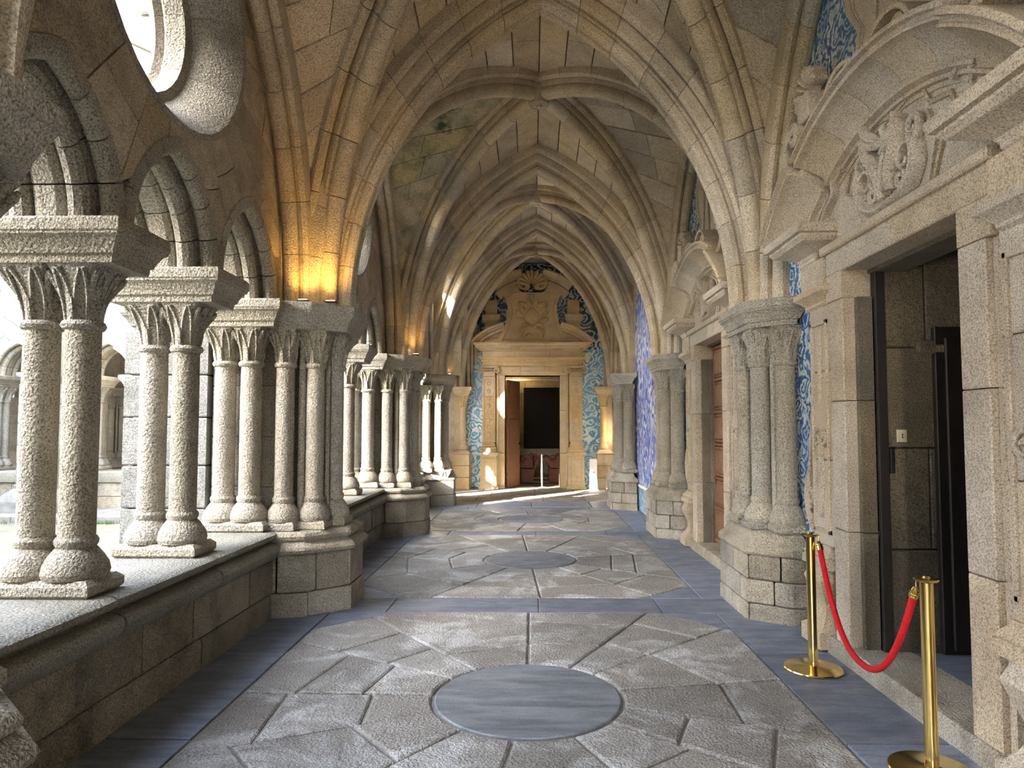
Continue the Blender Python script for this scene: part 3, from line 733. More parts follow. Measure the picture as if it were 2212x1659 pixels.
def right_pier(y, label, x=WALLR):
    """slimmer pier against the wall; x is the wall face"""
    rt = empty('wall_pier', (x, y, 0), label, 'pier', 'piers against the tiled wall')
    T = lambda pts: [(x + a, y + b2) for a, b2 in pts][::-1]
    poly = T([(0.02, -0.68), (-0.16, -0.66), (-0.50, -0.42), (-0.50, 0.42), (-0.16, 0.66), (0.02, 0.68)])
    pl = [(x + 0.02, y + 0.68), (x - 0.16, y + 0.66), (x - 0.50, y + 0.42), (x - 0.50, y - 0.42), (x - 0.16, y - 0.66), (x + 0.02, y - 0.68)]
    pier_blocks(rt, pl, (x - 0.02, y), [(-0.02, 0.15, [0.28, 0.5, 0.72], 0.0), (0.15, 0.36, [0.2, 0.40, 0.62, 0.83], -0.004), (0.36, 0.58, [0.13, 0.30, 0.52, 0.72, 0.86], -0.008)], M['plinth'])
    mb = MB(); stepped(mb, pl, [(0.58, 0.0), (0.60, 0.012), (0.65, 0.005), (0.70, -0.05), (0.76, -0.07), (0.78, -0.10)]); mb.build('plinth_moulding', M['plinth'], rt)
    core = [(x + 0.02, y + 0.36), (x - 0.15, y + 0.14), (x - 0.15, y - 0.14), (x + 0.02, y - 0.36)]
    for z0, z1 in zip([0.76, 1.3, 1.75, 2.2], [1.3, 1.75, 2.2, 2.62]):
        mb = MB(); mb.block(core, z0 + 0.002, z1 - 0.002, 0.006); mb.build('core_drum', M['column'], rt)
    for sx, sy in ((-0.12, -0.44), (-0.27, -0.21), (-0.27, 0.21), (-0.12, 0.44)):
        column_parts(rt, x + sx, y + sy, 0.77, r=0.088, hx=0.13, hy=0.125, ph=0.08)
    mb = MB(); mb.lathe([(0, 0.77), (0.05, 0.77), (0.05, 0.85), (0.035, 0.9), (0.033, 2.62), (0, 2.62)], 12, (x - 0.18, y - 0.32, 0)); mb.build('roll', M['column'], rt, True)
    ab = [(x + 0.02, y + 0.70), (x - 0.20, y + 0.66), (x - 0.49, y + 0.36), (x - 0.49, y - 0.36), (x - 0.20, y - 0.66), (x + 0.02, y - 0.70)]
    mb = MB(); stepped(mb, ab, ABA); mb.build('abacus', M['column'], rt)
    mb = MB(); mb.box(x - 0.05, x + 0.3, y - 0.30, y + 0.30, 2.86, 6.4); mb.build('pier_masonry', M['wall'], rt)
    return rt

# ---- build the arcade of the passage
names_pair = {0: ['first twin column on the parapet of the rope barrier bay, seen beside the low parapet end', 'second twin column of the rope barrier bay, next to the clustered pier'],
              1: ['first twin column of the panelled door bay, just past the clustered pier', 'second twin column of the panelled door bay'],
              2: ['lone twin column of the tile picture bay']}
left_pier(PIERS[1] - 0.12, 'clustered pier at the picture edge whose foliage capital and plinth corner only just show')
left_pier(PIERS[2], 'big clustered granite pier with an amber lit vault springer')
left_pier(PIERS[3], 'smaller-looking second clustered pier between the parapet walls')
proto_pair['label'] = names_pair[0][0]; proto_pair['_w'] = proto_pair['_w']
lan_words = ['first', 'middle', 'last']
for bay in (0, 1, 2):
    y0, y1 = PIERS[bay + 1], PIERS[bay + 2]; yc = (y0 + y1) / 2; n = 3 if bay < 2 else 2
    wall, cs = arcade_wall(y0, y1, n, ro=0.95 if bay < 2 else 0.80)
    for i, c in enumerate(cs):
        lancet((LINE, c, ZS), f'{lan_words[i]} small lancet arch, {BAYNAME[bay]}')
    oculus((LINE, yc, 4.72), f'round window with splayed granite ring, {BAYNAME[bay]}', 0.95 if bay < 2 else 0.80)
    for i in range(n - 1):
        yy = (cs[i] + cs[i + 1]) / 2
        if bay == 0 and i == 0: proto_pair.location.y = yy; continue
        copy_tree(proto_pair, (LINE, yy, 0), label=names_pair[bay][i])
    parapet(y0 + 0.5, y1 - 0.5, ['long low parapet wall with rolled coping in the rope barrier bay', 'low parapet wall with rolled coping in the panelled door bay', 'low parapet wall before the corner pier'][bay])
# simple arcade of the bay behind the viewer, so that light falls as it should
wall, cs = arcade_wall(PIERS[0], PIERS[1] - 0.1, 3, detail=False)
parapet(PIERS[0] + 0.5, PIERS[1] - 0.5, 'low parapet wall running on behind the pier at the picture edge')

# corner pier
def corner_pier():
    x, y = LINE, 15.10
    rt = empty('corner_pier', (x, y, 0), 'corner pier with sunlit shafts and a battered carved plinth block', 'pier')
    poly = [(x - 0.3, y - 0.45), (x + 0.55, y - 0.45), (x + 0.98, y - 0.20), (x + 1.0, y + 0.28), (x + 0.55, y + 0.62), (x + 0.1, y + 0.85), (x - 0.3, y + 0.6)]
    pl = [(x - 0.3, y - 0.45), (x + 0.55, y - 0.45), (x + 1.0, y - 0.20), (x + 1.0, y + 0.30), (x + 0.45, y + 0.8), (x - 0.3, y + 0.8)]
    pier_blocks(rt, pl, (x + 0.05, y + 0.1), [(-0.02, 0.26, [0.25, 0.5, 0.75], 0.01), (0.26, 0.56, [0.18, 0.42, 0.6, 0.8], 0.0)], M['column'])
    mb = MB(); stepped(mb, pl, [(0.56, 0.0), (0.60, 0.03), (0.64, 0.0), (0.70, -0.03), (0.76, -0.06)]); mb.build('plinth_moulding', M['column'], rt)
    # battered carved cap of the plinth
    mb = MB(); bell(mb, x + 0.72, y - 0.12, 0.40, 0.80, 0.16, 0.26, 0.26, leaf=0.04); mb.build('carved_block', M['column'], rt, True)
    core = [(x - 0.30, y - 0.34), (x + 0.30, y - 0.34), (x + 0.55, y - 0.1), (x + 0.55, y + 0.2), (x + 0.25, y + 0.5), (x - 0.30, y + 0.5)]
    for z0, z1 in zip([0.75, 1.15, 1.62, 2.1], [1.15, 1.62, 2.1, 2.62]):
        mb = MB(); mb.block(core, z0 + 0.002, z1 - 0.002, 0.006); mb.build('core_drum', M['column'], rt)
    for sx, sy in ((0.42, -0.36), (0.66, -0.22), (0.78, 0.04), (0.62, 0.32), (0.35, 0.55)):
        column_parts(rt, x + sx, y + sy, 0.75, r=0.085, hx=0.15, hy=0.15, ph=0.09, mat=M['column'])
    ab = inset(pl, -0.03); mb = MB(); stepped(mb, ab, ABA); mb.build('abacus', M['column'], rt)
    mb = MB(); mb.box(x - 0.30, x + 0.36, y - 0.4, y + 0.34, 2.86, 6.4); mb.build('pier_masonry', M['wall'], rt)
    # attached pair towards the passage arcade
    for dx, le in ((0.12, 0.02), (-0.12, -0.02)): column_parts(rt, x + dx, y - 0.55, 0.76, plinth=False, lean=le)
    mb = MB(); mb.box(x - 0.30, x + 0.32, y - 0.72, y - 0.38, 0.755, 0.86, 0.03); mb.build('plinth_block', M['column'], rt, True)
    mb = MB(); stepped(mb, rect(x - 0.46, x + 0.47, y - 0.78, y - 0.40), ABA); mb.build('abacus', M['column'], rt)
corner_pier()
right_pier(PIERS[1], 'wall pier beside the near jamb of the open doorway')
right_pier(6.62, 'big wall pier between the rope barrier doorway and the panelled door')
right_pier(PIERS[3] - 0.10, 'wall pier between the panelled door and the tile picture')
right_pier(14.80, 'sunlit wall pier past the tile picture', x=2.14)
# ------------------------------------------------------------ side gallery round the corner and courtyard
XF = Matrix.Translation((0, 17.82, 0)) @ Matrix.Rotation(radians(90), 4, 'Z')
SP = [2.72, 6.0, 10.25, 14.7]
SG = ['side gallery opening next to the corner', 'side gallery bay across the court', 'far side gallery bay']
for i in range(3):
    y0, y1 = SP[i], SP[i + 1]; yc = (y0 + y1) / 2; n = 2 if i == 0 else 3
    wall, cs = arcade_wall(y0, y1, n, ro=0.95 if i else 0.80, name='wall_side')
    for j, c in enumerate(cs):
        lancet((LINE, c, ZS), f'{lan_words[j]} pale lancet arch of the {SG[i]}')
    oculus((LINE, yc, 4.72), f'round window of the {SG[i]}', 0.95 if i else 0.80)
    for j in range(n - 1):
        yy = (cs[j] + cs[j + 1]) / 2; w = XF @ Vector((LINE, yy, 0))
        copy_tree(proto_pair, tuple(w), rotz=pi / 2, label=f'{"first" if j == 0 else "second"} pale twin column of the {SG[i]}')
    parapet(y0 + 0.45, y1 - 0.45, f'sunny low parapet wall of the {SG[i]}')
    left_pier(y1, ['pale buttressed pier across the court beside the corner', 'pale buttress across the court with flaking plaster on its foot', 'last pale pier of the side gallery'][i])
    vault(y0 + 0.1, y1, 9, xl=XL, xr=1.35, detail=False, label=SG[i])
# back wall of that gallery with a door pier and a dark tile panel
bw = empty('wall_side_back', (1.9, 8.5, 0), kind='structure')
z = 0.0; row = 0
while z < 3.6:
    h = 0.52; y = 2.2 + (row % 2) * 0.5
    while y < 15.0:
        L = R.uniform(0.8, 1.2); mb = MB(); mb.box(1.88, 1.98 + R.uniform(-.01, .01), y + 0.004, y + L - 0.004, z + 0.004, z + h - 0.004, 0.01); mb.build('wall_stone', M['wall'], bw); y += L
    z += h; row += 1
mb = MB(); mb.box(1.97, 2.3, 1.8, 15.2, -0.2, 6.4); mb.build('wall_core', M['joint'], bw)
right_pier(8.1, 'inner wall pier seen through the pale arch across the court', x=1.88)
right_pier(12.3, 'inner wall pier of the far side gallery bay', x=1.88)
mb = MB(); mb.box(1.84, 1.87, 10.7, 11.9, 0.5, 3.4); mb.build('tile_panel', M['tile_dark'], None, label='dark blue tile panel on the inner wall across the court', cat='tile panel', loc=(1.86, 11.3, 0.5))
XF = Matrix.Identity(4)

court = empty('ground', (-9, 5, -0.2), kind='structure')
mb = MB()
mb.box(-16, -3.3, -6, 13.3, -0.5, -0.16); mb.build('mossy_paving', M['ground'], court)
x = -16
while x < -3.2:
    L = R.uniform(1.0, 1.5)
    mb = MB(); mb.box(x + 0.005, min(x + L, -3.1) - 0.005, 13.3, 13.55, -0.4, -0.02, 0.015); mb.build('kerb_stone', M['court'], court)
    mb = MB(); mb.box(x + 0.005, min(x + L, -3.1) - 0.005, 13.56, 14.85, -0.4, -0.02 + R.uniform(-.005, .003), 0.01); mb.build('walkway_slab', M['court'], court); x += L
for i in range(16):
    gx = R.uniform(-11.2, -7.4) if i > 4 else R.uniform(-9.0, -8.0); gy = 13.26 - R.uniform(0, .12); mb = MB()
    for k in range(26):
        a = R.uniform(0, 2 * pi); d = R.uniform(0, 0.10); px, py = gx + d * cos(a) * 2, gy + d * sin(a) * .5; h = R.uniform(0.05, 0.12); lx, ly = R.uniform(-.05, .05), R.uniform(-.05, .02)
        mb.add([(px - 0.006, py, -0.17), (px + 0.006, py, -0.17), (px + lx * .5 + .004, py + ly * .5, -0.17 + h * .6), (px + lx, py + ly, -0.17 + h), (px + lx * .5 - .004, py + ly * .5, -0.17 + h * .6)], [(0, 1, 2, 3, 4)])
    mb.build('grass_tuft', M['grass'], None, label='green grass tuft rooted along the courtyard kerb', cat='grass', group='grass tufts along the kerb', loc=(gx, gy, -0.16))
# opposite wing that shades the court, then unseen pieces added for the light
mb = MB(); mb.box(-22, -16, -10, 22, -0.4, 6.9); mb.build('wall_west', M['court'], None, kind='structure')
mb = MB(); mb.box(-23.6, -5, -20, -12, -0.4, 18); mb.build('sun_blocker_south', M['court'], None, kind='structure')  # unseen tall block, added to keep direct sun off the near bays
mb = MB(); mb.box(-3.2, -2.3, -6.4, -5.6, -0.4, 6.6); mb.box(-0.3, 3.2, -6.4, -5.6, -0.4, 6.6); mb.build('light_baffle_back', M['wall'], None, kind='structure')  # unseen pieces added behind the viewer; their gap limits the light from behind
# roof slabs over the galleries
mb = MB(); mb.box(-3.05, 3.2, -6.0, 19.9, 6.42, 6.7); mb.box(-16, -3.0, 14.8, 20.1, 6.42, 6.7); mb.build('roof', M['court'], None, kind='structure')
x0c = -15.9
crn = empty('upper_parapet', (-9, 14.8, 6.4), 'moulded stone parapet crowning the side gallery across the court', 'parapet')
while x0c < -3.1:
    L = 1.3; mb = MB(); mb.box(x0c + .004, x0c + L - .004, 14.6, 14.95, 6.4, 6.62, 0.03); mb.build('cornice_stone', M['court'], crn)
    mb = MB(); mb.box(x0c + .004, x0c + L - .004, 14.7, 14.92, 6.63, 7.25, 0.02); mb.build('parapet_stone', M['court'], crn); x0c += L
# upper storey seen through the round window
up = empty('upper_building', (-9, 17.4, 6.7), 'bright upper storey wall with tall openings above the side gallery', 'building')
z = 6.7; row = 0
while z < 15:
    x = -15 + (row % 2) * 0.5
    while x < -3.4:
        L = R.uniform(0.8, 1.15)
        inw = [(-11.1, -10.5), (-9.45, -8.9)]
        if z > 11.2 and any(a - L + 0.1 < x < b2 - 0.1 for a, b2 in inw):
            x += L; continue
        mb = MB(); mb.box(x + .005, x + L - .005, 17.2 + R.uniform(-.01, .01), 17.35, z + .005, z + 0.45, 0.01); mb.build('wall_stone', M['court'], up); x += L
    z += 0.455; row += 1
mb = MB(); mb.box(-15, -3.4, 17.42, 17.9, 6.7, 15); mb.build('wall_core', M['court'], up)
st = empty('raised_stair', (-9.4, 16.3, 9.8), 'sloping stone stair parapet on a rounded corbel, seen through the round window', 'stair')
mp = lambda u, v, w: (u, w, v)
mb = MB(); mb.block([(-11.0, 11.75), (-8.85, 10.75), (-8.85, 10.95), (-11.0, 11.95)], 16.2, 16.55, 0.03, mp); mb.build('handrail', M['court'], st)
mb = MB(); mb.block([(-11.0, 10.3), (-8.95, 10.3), (-8.95, 10.74), (-11.0, 11.70)], 16.3, 17.3, 0.02, mp); mb.build('stair_wall', M['court'], st)
mb = MB(); mb.lathe([(0.0, 9.7), (0.15, 9.72), (0.45, 9.95), (0.62, 10.18), (0.66, 10.28), (0, 10.3)], 20, (-9.75, 16.75, 0)); mb.build('corbel', M['portal_end'], st, True)

# ------------------------------------------------------------ wall with the two doorways
PY = [4.32, 8.88]; OH, OT = 0.70, 2.88
wr_ = empty('wall_right', (WALLR, 6, 0), kind='structure')
mpw = lambda u, v, w: (w, u, v)
mb = MB(); mb.plate([[(-4.6, -0.2), (15.6, -0.2), (15.6, 6.4), (-4.6, 6.4)]] + [rect(c - OH, c + OH, 0.0, OT) for c in PY], WALLR + 0.02, WALLR + 0.30, mpw); mb.build('wall_core', M['joint'], wr_)
mb = MB(); mb.box(2.42, 2.7, 15.5, END + .3, -0.2, 6.4); mb.build('wall_core', M['wall'], wr_)
# plain wall stones over the near doorway bay behind the viewer and in the corner bay
def ashlar(parent, u0, u1, z0, z1, mp, w0, w1, mat, hrow=0.42, lrow=0.85, skip=None):
    z = z0; row = 0
    while z < z1 - 0.02:
        h = min(hrow, z1 - z); u = u0
        first = lrow * (0.5 if row % 2 else 1.0)
        while u < u1 - 0.02:
            L = min(first if u == u0 else lrow * R.uniform(0.8, 1.2), u1 - u); first = lrow
            if not (skip and skip(u, u + L, z, z + h)):
                mb = MB(); mb.block(rect(u + .004, u + L - .004, z + .004, z + h - .004), w0, w1 + R.uniform(-.005, .005), 0.008, mp); mb.build('wall_stone', mat, parent)
            u += L
        z += h; row += 1
ashlar(wr_, 15.4, END, 0, 5.6, lambda u, v, w: (2.42 - w, u, v), -0.02, 0.05, M['wall'])
ashlar(wr_, -4.5, 1.6, 0, 3.0, lambda u, v, w: (2.40 - w, u, v), -0.02, 0.02, M['wall'], 0.5, 1.1)

def tiles(parent, u0, u1, z0, z1, mp, mat, ts=0.142, single=True, skip=None, th=0.012, name='tile'):
    nu, nz = max(1, round((u1 - u0) / ts)), max(1, round((z1 - z0) / ts)); su, sz = (u1 - u0) / nu, (z1 - z0) / nz
    allm = MB()
    for i in range(nu):
        for j in range(nz):
            a, b2, c, d = u0 + i * su, u0 + (i + 1) * su, z0 + j * sz, z0 + (j + 1) * sz
            if skip and skip((a + b2) / 2, (c + d) / 2): continue
            mb = MB() if single else allm; g = 0.0013
            mb.block(rect(a + g, b2 - g, c + g, d - g), 0, th + R.uniform(-.001, .001), 0, mp)
            if single: mb.build(name, mat, parent)
    if not single and allm.v: allm.build('tile_field', mat, parent, kind='stuff')
mpr = lambda u, v, w: (WALLR - w, u, v)
tp = empty('tile_panel', (WALLR, 5.9, 0.5), 'narrow blue and white scroll tile strip between the open doorway and the big wall pier', 'tile panel')
tiles(tp, 5.42, 6.42, 0.45, 3.30, mpr, M['tile_near'])
tiles(tp, 5.30, 6.42, 3.30, 5.6, mpr, M['tile_near'], single=False)
tiles(tp, 2.5, 5.30, 3.3, 5.8, mpr, M['tile_near'], single=False)
tiles(tp, 2.6, 3.3, 0.45, 3.30, mpr, M['tile_near'], single=False)
tp = empty('tile_panel', (WALLR, 9, 0.5), 'blue scroll tile panel round the closed panelled door', 'tile panel')
for a, b2, c, d in ((7.1, 8.0, 0.45, 3.3), (9.75, 10.8, 0.45, 3.3), (7.1, 10.8, 3.3, 5.8)): tiles(tp, a, b2, c, d, mpr, M['tile_near'], single=False)
tp = empty('tile_panel', (WALLR, 13, 0), 'tall bright blue figure tile picture between two wall piers', 'tile panel')
mpq = lambda u, v, w: (WALLR - 0.20 - w, u, v)
mb = MB(); mb.block(rect(11.35, 14.95, -0.02, 5.8), -0.24, -0.001, 0.0, mpq); mb.build('wall_core', M['joint'], wr_)
tiles(tp, 11.4, 14.6, 0.55, 5.6, mpq, M['tile_scene'], single=False)
tiles(tp, 11.4, 14.6, 0.02, 0.5, mpq, M['tile_end'], single=False)
mb = MB(); mb.block(rect(11.4, 14.6, 0.5, 0.55), 0, 0.03, 0.008, mpq); mb.build('tile_border', M['white'], tp)

# ------------------------------------------------------------ carved work helpers
def spiral(u0, z0, r, turns, d=1, a0=0.0, n=26, rmin=0.12):
    return [(u0 + (r * (1 - (1 - rmin) * i / n)) * cos(a0 + d * 2 * pi * turns * i / n), z0 + (r * (1 - (1 - rmin) * i / n)) * sin(a0 + d * 2 * pi * turns * i / n)) for i in range(n + 1)]
def rtube(mb, pts2, rad, w, mp, n=7, flat=1.0):
    rr_ = rad if isinstance(rad, (list, tuple)) else [rad] * len(pts2)
    mb.tube([mp(u, v, w) for u, v in pts2], rr_, n)
def bez(p0, p1, p2, p3, n=12):
    return [tuple((1 - t) ** 3 * a + 3 * (1 - t) ** 2 * t * b2 + 3 * (1 - t) * t * t * c + t ** 3 * d for a, b2, c, d in zip(p0, p1, p2, p3)) for t in [i / n for i in range(n + 1)]]
def ribbon(mb, pts2, w0, w1, th, mp):
    rows = []; N = len(pts2) - 1
    for i, (u, v) in enumerate(pts2):
        a, b2 = pts2[max(0, i - 1)], pts2[min(N, i + 1)]; t = Vector((b2[0] - a[0], b2[1] - a[1]))
        t = t.normalized() if t.length > 1e-9 else Vector((1, 0)); nn = Vector((-t.y, t.x)) * th / 2; e = th * 0.25
        rows.append([mp(u + nn.x, v + nn.y, w0), mp(u + nn.x, v + nn.y, w1 - e), mp(u + nn.x * .4, v + nn.y * .4, w1), mp(u - nn.x * .4, v - nn.y * .4, w1), mp(u - nn.x, v - nn.y, w1 - e), mp(u - nn.x, v - nn.y, w0)])
    mb.grid(rows, cv=True, cap=True)
def shell(mb, u0, z0, r, mp, w, lobes=9, spread=200, depth=0.10, tilt=90):
    rows = []; nu = lobes * 6; nr = 8
    for j in range(nr + 1):
        q = j / nr; row = []
        for i in range(nu + 1):
            a = radians(tilt - spread / 2 + spread * i / nu); lob = abs(sin(pi * lobes * i / nu)) ** 0.6
            rr_ = r * (0.10 + 0.90 * q) * (1 - 0.10 * (1 - lob) * q)
            row.append(mp(u0 + rr_ * cos(a), z0 + rr_ * sin(a), w + depth * (0.35 + 0.65 * sin(q * pi * 0.75)) * (0.55 + 0.45 * lob)))
        rows.append(row)
    mb.grid(rows)
    back = [[mp(u0 + r * (0.1 + 0.9 * j / nr) * 0.97 * cos(radians(tilt - spread / 2 + spread * i / nu)), z0 + r * (0.1 + 0.9 * j / nr) * 0.97 * sin(radians(tilt - spread / 2 + spread * i / nu)), w) for i in range(nu + 1)] for j in range(nr + 1)]
    mb.grid(back)
    edge = [rows[0], back[0]]; mb.grid(edge); mb.grid([rows[-1], back[-1]])
    mb.grid([[r_[0] for r_ in rows], [r_[0] for r_ in back]]); mb.grid([[r_[-1] for r_ in rows], [r_[-1] for r_ in back]])
def leaf(mb, path, wid, mp, w, rise=0.05, n=6, taper=0.15):
    """fleshy curled leaf along a path: ridge in the middle, lobed edge"""
    N = len(path) - 1; rows = []
    for i, (u, v) in enumerate(path):
        a, b2 = path[max(0, i - 1)], path[min(N, i + 1)]; t = Vector((b2[0] - a[0], b2[1] - a[1])).normalized(); nn = Vector((-t.y, t.x)); q = i / N
        wd = wid * (sin(pi * (0.12 + 0.86 * q)) ** 0.7) * (1 + 0.22 * abs(sin(q * pi * 4)))
        row = []
        for j in range(n + 1):
            s_ = -1 + 2 * j / n; row.append(mp(u + nn.x * wd * s_, v + nn.y * wd * s_, w + rise * (1 - s_ * s_) * (1 if abs(s_) > .05 else 0.7) + 0.35 * rise * q))
        row += [mp(u + nn.x * wd * 0.9, v + nn.y * wd * 0.9, w - 0.01), mp(u - nn.x * wd * 0.9, v - nn.y * wd * 0.9, w - 0.01)]
        rows.append(row)
    mb.grid(rows, cv=True, cap=True)
def arc_sweep(parent, name, mat, uc, zc, Rr, a0, a1, prof, nv, mp, seg=4):
    for k in range(nv):
        b0 = a0 + (a1 - a0) * (k + 0.007) / nv; b1 = a0 + (a1 - a0) * (k + 0.993) / nv; rows = []
        for i in range(seg + 1):
            a = radians(b0 + (b1 - b0) * i / seg); rows.append([mp(uc + (Rr + r) * cos(a), zc + (Rr + r) * sin(a), w) for w, r in prof])
        mb = MB(); mb.grid(rows, cv=True, cap=True); mb.build(name, mat, parent, True)
def hmould(parent, name, mat, u0, u1, prof, mp, ret=True):
    """straight moulding along u with mitred returns; prof = [(w, z)] from the wall out"""
    mb = MB(); wm = max(p[0] for p in prof)
    rows = []
    e = 0.0
    for s_, uu in ((-1, u0), (1, u1)):
        pass
    rows = [[mp(u0, z, 0) for w, z in prof], [mp(u0, z, 0) for w, z in prof]]
    # outline of the plan: starts at the wall, goes out by w, runs, comes back: end shifts by w - wm
    A_ = [mp(u0 + (wm - w), z, -0.02) for w, z in prof]; B_ = [mp(u0 + (wm - w), z, w) for w, z in prof]
    C_ = [mp(u1 - (wm - w), z, w) for w, z in prof]; D_ = [mp(u1 - (wm - w), z, -0.02) for w, z in prof]
    n = len(prof); mb.grid([A_, B_, C_, D_])
    mb.add([A_[0], B_[0], C_[0], D_[0]], [(0, 1, 2, 3)]); mb.add([A_[-1], B_[-1], C_[-1], D_[-1]], [(0, 1, 2, 3)]); mb.add([A_[k] for k in range(n)] + [D_[k] for k in range(n)], [(k, k + 1, n + k + 1, n + k) for k in range(n - 1)])
    mb.build(name, mat, parent)

# ------------------------------------------------------------ the two side portals
def side_portal(yc, label, tall=False):
    rt = empty('stone_portal', (WALLR, yc, 0), label, 'portal'); mt = M['portal']
    mp = lambda u, v, w: (WALLR - w, yc + u, v)
    # step and threshold
    mb = MB(); mb.block(rect(-1.12, 1.12, -0.02, 0.13), -0.28, 0.16, 0.015, mp); mb.build('threshold', M['plinth'], rt)
    for s_ in (-1, 1):
        U = lambda a, b2: (a, b2) if s_ > 0 else (-b2, -a)
        for z0, z1 in ((0.0, 0.95), (0.95, 1.9), (1.9, 2.66)):
            a, b2 = U(OH - 0.02, OH + 0.20)
            mb = MB(); mb.block(rect(a, b2, z0 + .003, z1 - .003), -0.06, 0.13, 0.008, mp); mb.build('jamb_stone', mt, rt)
            a, b2 = U(OH + 0.20, OH + 0.245); mb = MB(); mb.block(rect(a, b2, z0, z1), -0.02, 0.09, 0.006, mp); mb.build('jamb_fillet', mt, rt)
            # recessed inner reveal, panelled
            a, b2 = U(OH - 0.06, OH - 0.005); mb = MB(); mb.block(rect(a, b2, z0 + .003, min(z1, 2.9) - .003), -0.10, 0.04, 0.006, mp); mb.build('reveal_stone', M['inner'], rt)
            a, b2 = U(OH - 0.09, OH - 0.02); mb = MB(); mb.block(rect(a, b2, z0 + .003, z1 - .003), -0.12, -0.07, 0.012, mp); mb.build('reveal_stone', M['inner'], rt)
        # pilaster strip
        for z0, z1, w in ((0.78, 1.45, .10), (1.45, 2.15, .10), (2.15, 2.72, .10)):
            a, b2 = U(0.96, 1.34); mb = MB(); mb.block(rect(a, b2, z0 + .003, z1 - .003), -0.02, w, 0.008, mp); mb.build('pilaster_stone', mt, rt)
        for a, b2, z0, z1 in ((1.00, 1.03, .88, 2.55), (1.27, 1.30, .88, 2.55), (1.0, 1.30, 2.52, 2.55), (1.0, 1.30, .88, .91)):
            a, b2 = U(a, b2); mb = MB(); mb.block(rect(a, b2, z0, z1), 0.09, 0.118, 0.004, mp); mb.build('panel_moulding', mt, rt)
        mb = MB(); sc = s_ * 1.15
        rtube(mb, spiral(sc - 0.05, 1.62, 0.07, 1.2, 1, pi / 2), 0.016, 0.115, mp); rtube(mb, spiral(sc + 0.05, 1.62, 0.07, 1.2, -1, pi / 2), 0.016, 0.115, mp)
        leaf(mb, bez((sc, 1.62), (sc + .02, 1.45), (sc - .02, 1.25), (sc, 1.0)), 0.035, mp, 0.10, 0.025); leaf(mb, bez((sc, 2.5), (sc + .02, 2.4), (sc - .02, 2.3), (sc, 1.9)), 0.03, mp, 0.10, 0.02)
        mb.build('pendant_relief', mt, rt, True)
        # capital mouldings
        a, b2 = U(0.90, 1.44); hmould(rt, 'capital_moulding', mt, a, b2, [(0.10, 2.66), (0.12, 2.68), (0.12, 2.70), (0.15, 2.73), (0.19, 2.76), (0.19, 2.80), (0.17, 2.80), (0.17, 2.82)], mp)
        a, b2 = U(0.96, 1.38); mb = MB(); mb.block(rect(a, b2, 2.82, 3.03), -0.02, 0.15, 0.008, mp); mb.build('frieze_block', mt, rt)
        a, b2 = U(0.84, 1.62); hmould(rt, 'cornice', mt, a, b2, [(0.13, 3.02), (0.15, 3.04), (0.15, 3.06), (0.17, 3.09), (0.23, 3.12), (0.31, 3.15), (0.34, 3.18), (0.34, 3.20), (0.37, 3.205), (0.38, 3.23), (0.38, 3.27), (0.36, 3.28)], mp)
        # base moulding and swelling console foot
        a, b2 = U(0.92, 1.40); hmould(rt, 'base_moulding', mt, a, b2, [(0.18, 0.62), (0.18, 0.68), (0.16, 0.69), (0.17, 0.71), (0.15, 0.74), (0.12, 0.77), (0.12, 0.79)], mp)
        a, b2 = U(0.98, 1.34); prof = [(0.14, 0.02), (0.22, 0.02), (0.22, 0.14), (0.19, 0.16), (0.16, 0.20), (0.13, 0.26), (0.13, 0.34), (0.17, 0.44), (0.20, 0.52), (0.17, 0.60), (0.16, 0.63)]
        hmould(rt, 'console_foot', mt, a, b2, prof, mp)
        # scroll ear on the outer flank
        mb = MB(); c = s_ * 1.44
        leaf(mb, bez((c - s_ * .06, 2.0), (c + s_ * .02, 1.8), (c - s_ * .04, 1.6), (c + s_ * .03, 1.35)), 0.05, mp, 0.0, 0.07)
        leaf(mb, bez((c - s_ * .05, 0.85), (c + s_ * .12, 0.9), (c + s_ * .16, 1.2), (c - s_ * .02, 1.38)), 0.07, mp, 0.0, 0.08)
        rtube(mb, spiral(c + s_ * 0.01, 1.12, 0.10, 1.4, s_, -pi / 2), 0.028, 0.06, mp)
        mb.build('side_scroll', mt, rt, True)
    # lintel with stepped ears
    for a, b2 in ((-0.945, -0.02), (0.02, 0.945)):
        a2, b3 = (a, 0.0) if a < -0.5 else (0.0, b2)
        mb = MB(); mb.block(rect(a2 + .002, b3 - .002, 2.66 if False else OT - 0.02, 3.10), -0.28, 0.13, 0.008, mp); mb.build('lintel', mt, rt)
    for s_ in (-1, 1):
        a, b2 = (OH - 0.02, OH + 0.245) if s_ > 0 else (-OH - 0.245, -OH + 0.02)
        mb = MB(); mb.block(rect(a, b2, 2.66, OT - 0.02), -0.28, 0.13, 0.0, mp); mb.build('ear_stone', mt, rt)
    mb = MB(); mb.block(rect(-OH - 0.28, OH + 0.28, 3.03, 3.10), -0.02, 0.165, 0.012, mp); mb.build('lintel_fillet', mt, rt)
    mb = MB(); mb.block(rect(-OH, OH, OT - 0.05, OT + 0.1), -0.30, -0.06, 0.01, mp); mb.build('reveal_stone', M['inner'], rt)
    # tympanum: plate with shouldered outline, C scrolls and acanthus
    Rr = 2.26; zc = 4.02 - Rr
    arc = [(Rr * sin(radians(a)) * 0.88, zc + (Rr - 0.30) * cos(radians(a))) for a in range(-42, 43, 6)]
    outl = [(p[0], p[1]) for p in arc]; outl = [(-1.30, 3.10)] + [(u, max(v, 3.11)) for u, v in outl] + [(1.30, 3.10)]
    mb = MB(); mb.plate([outl], -0.02, 0.07, mp); mb.build('tympanum', mt, rt)
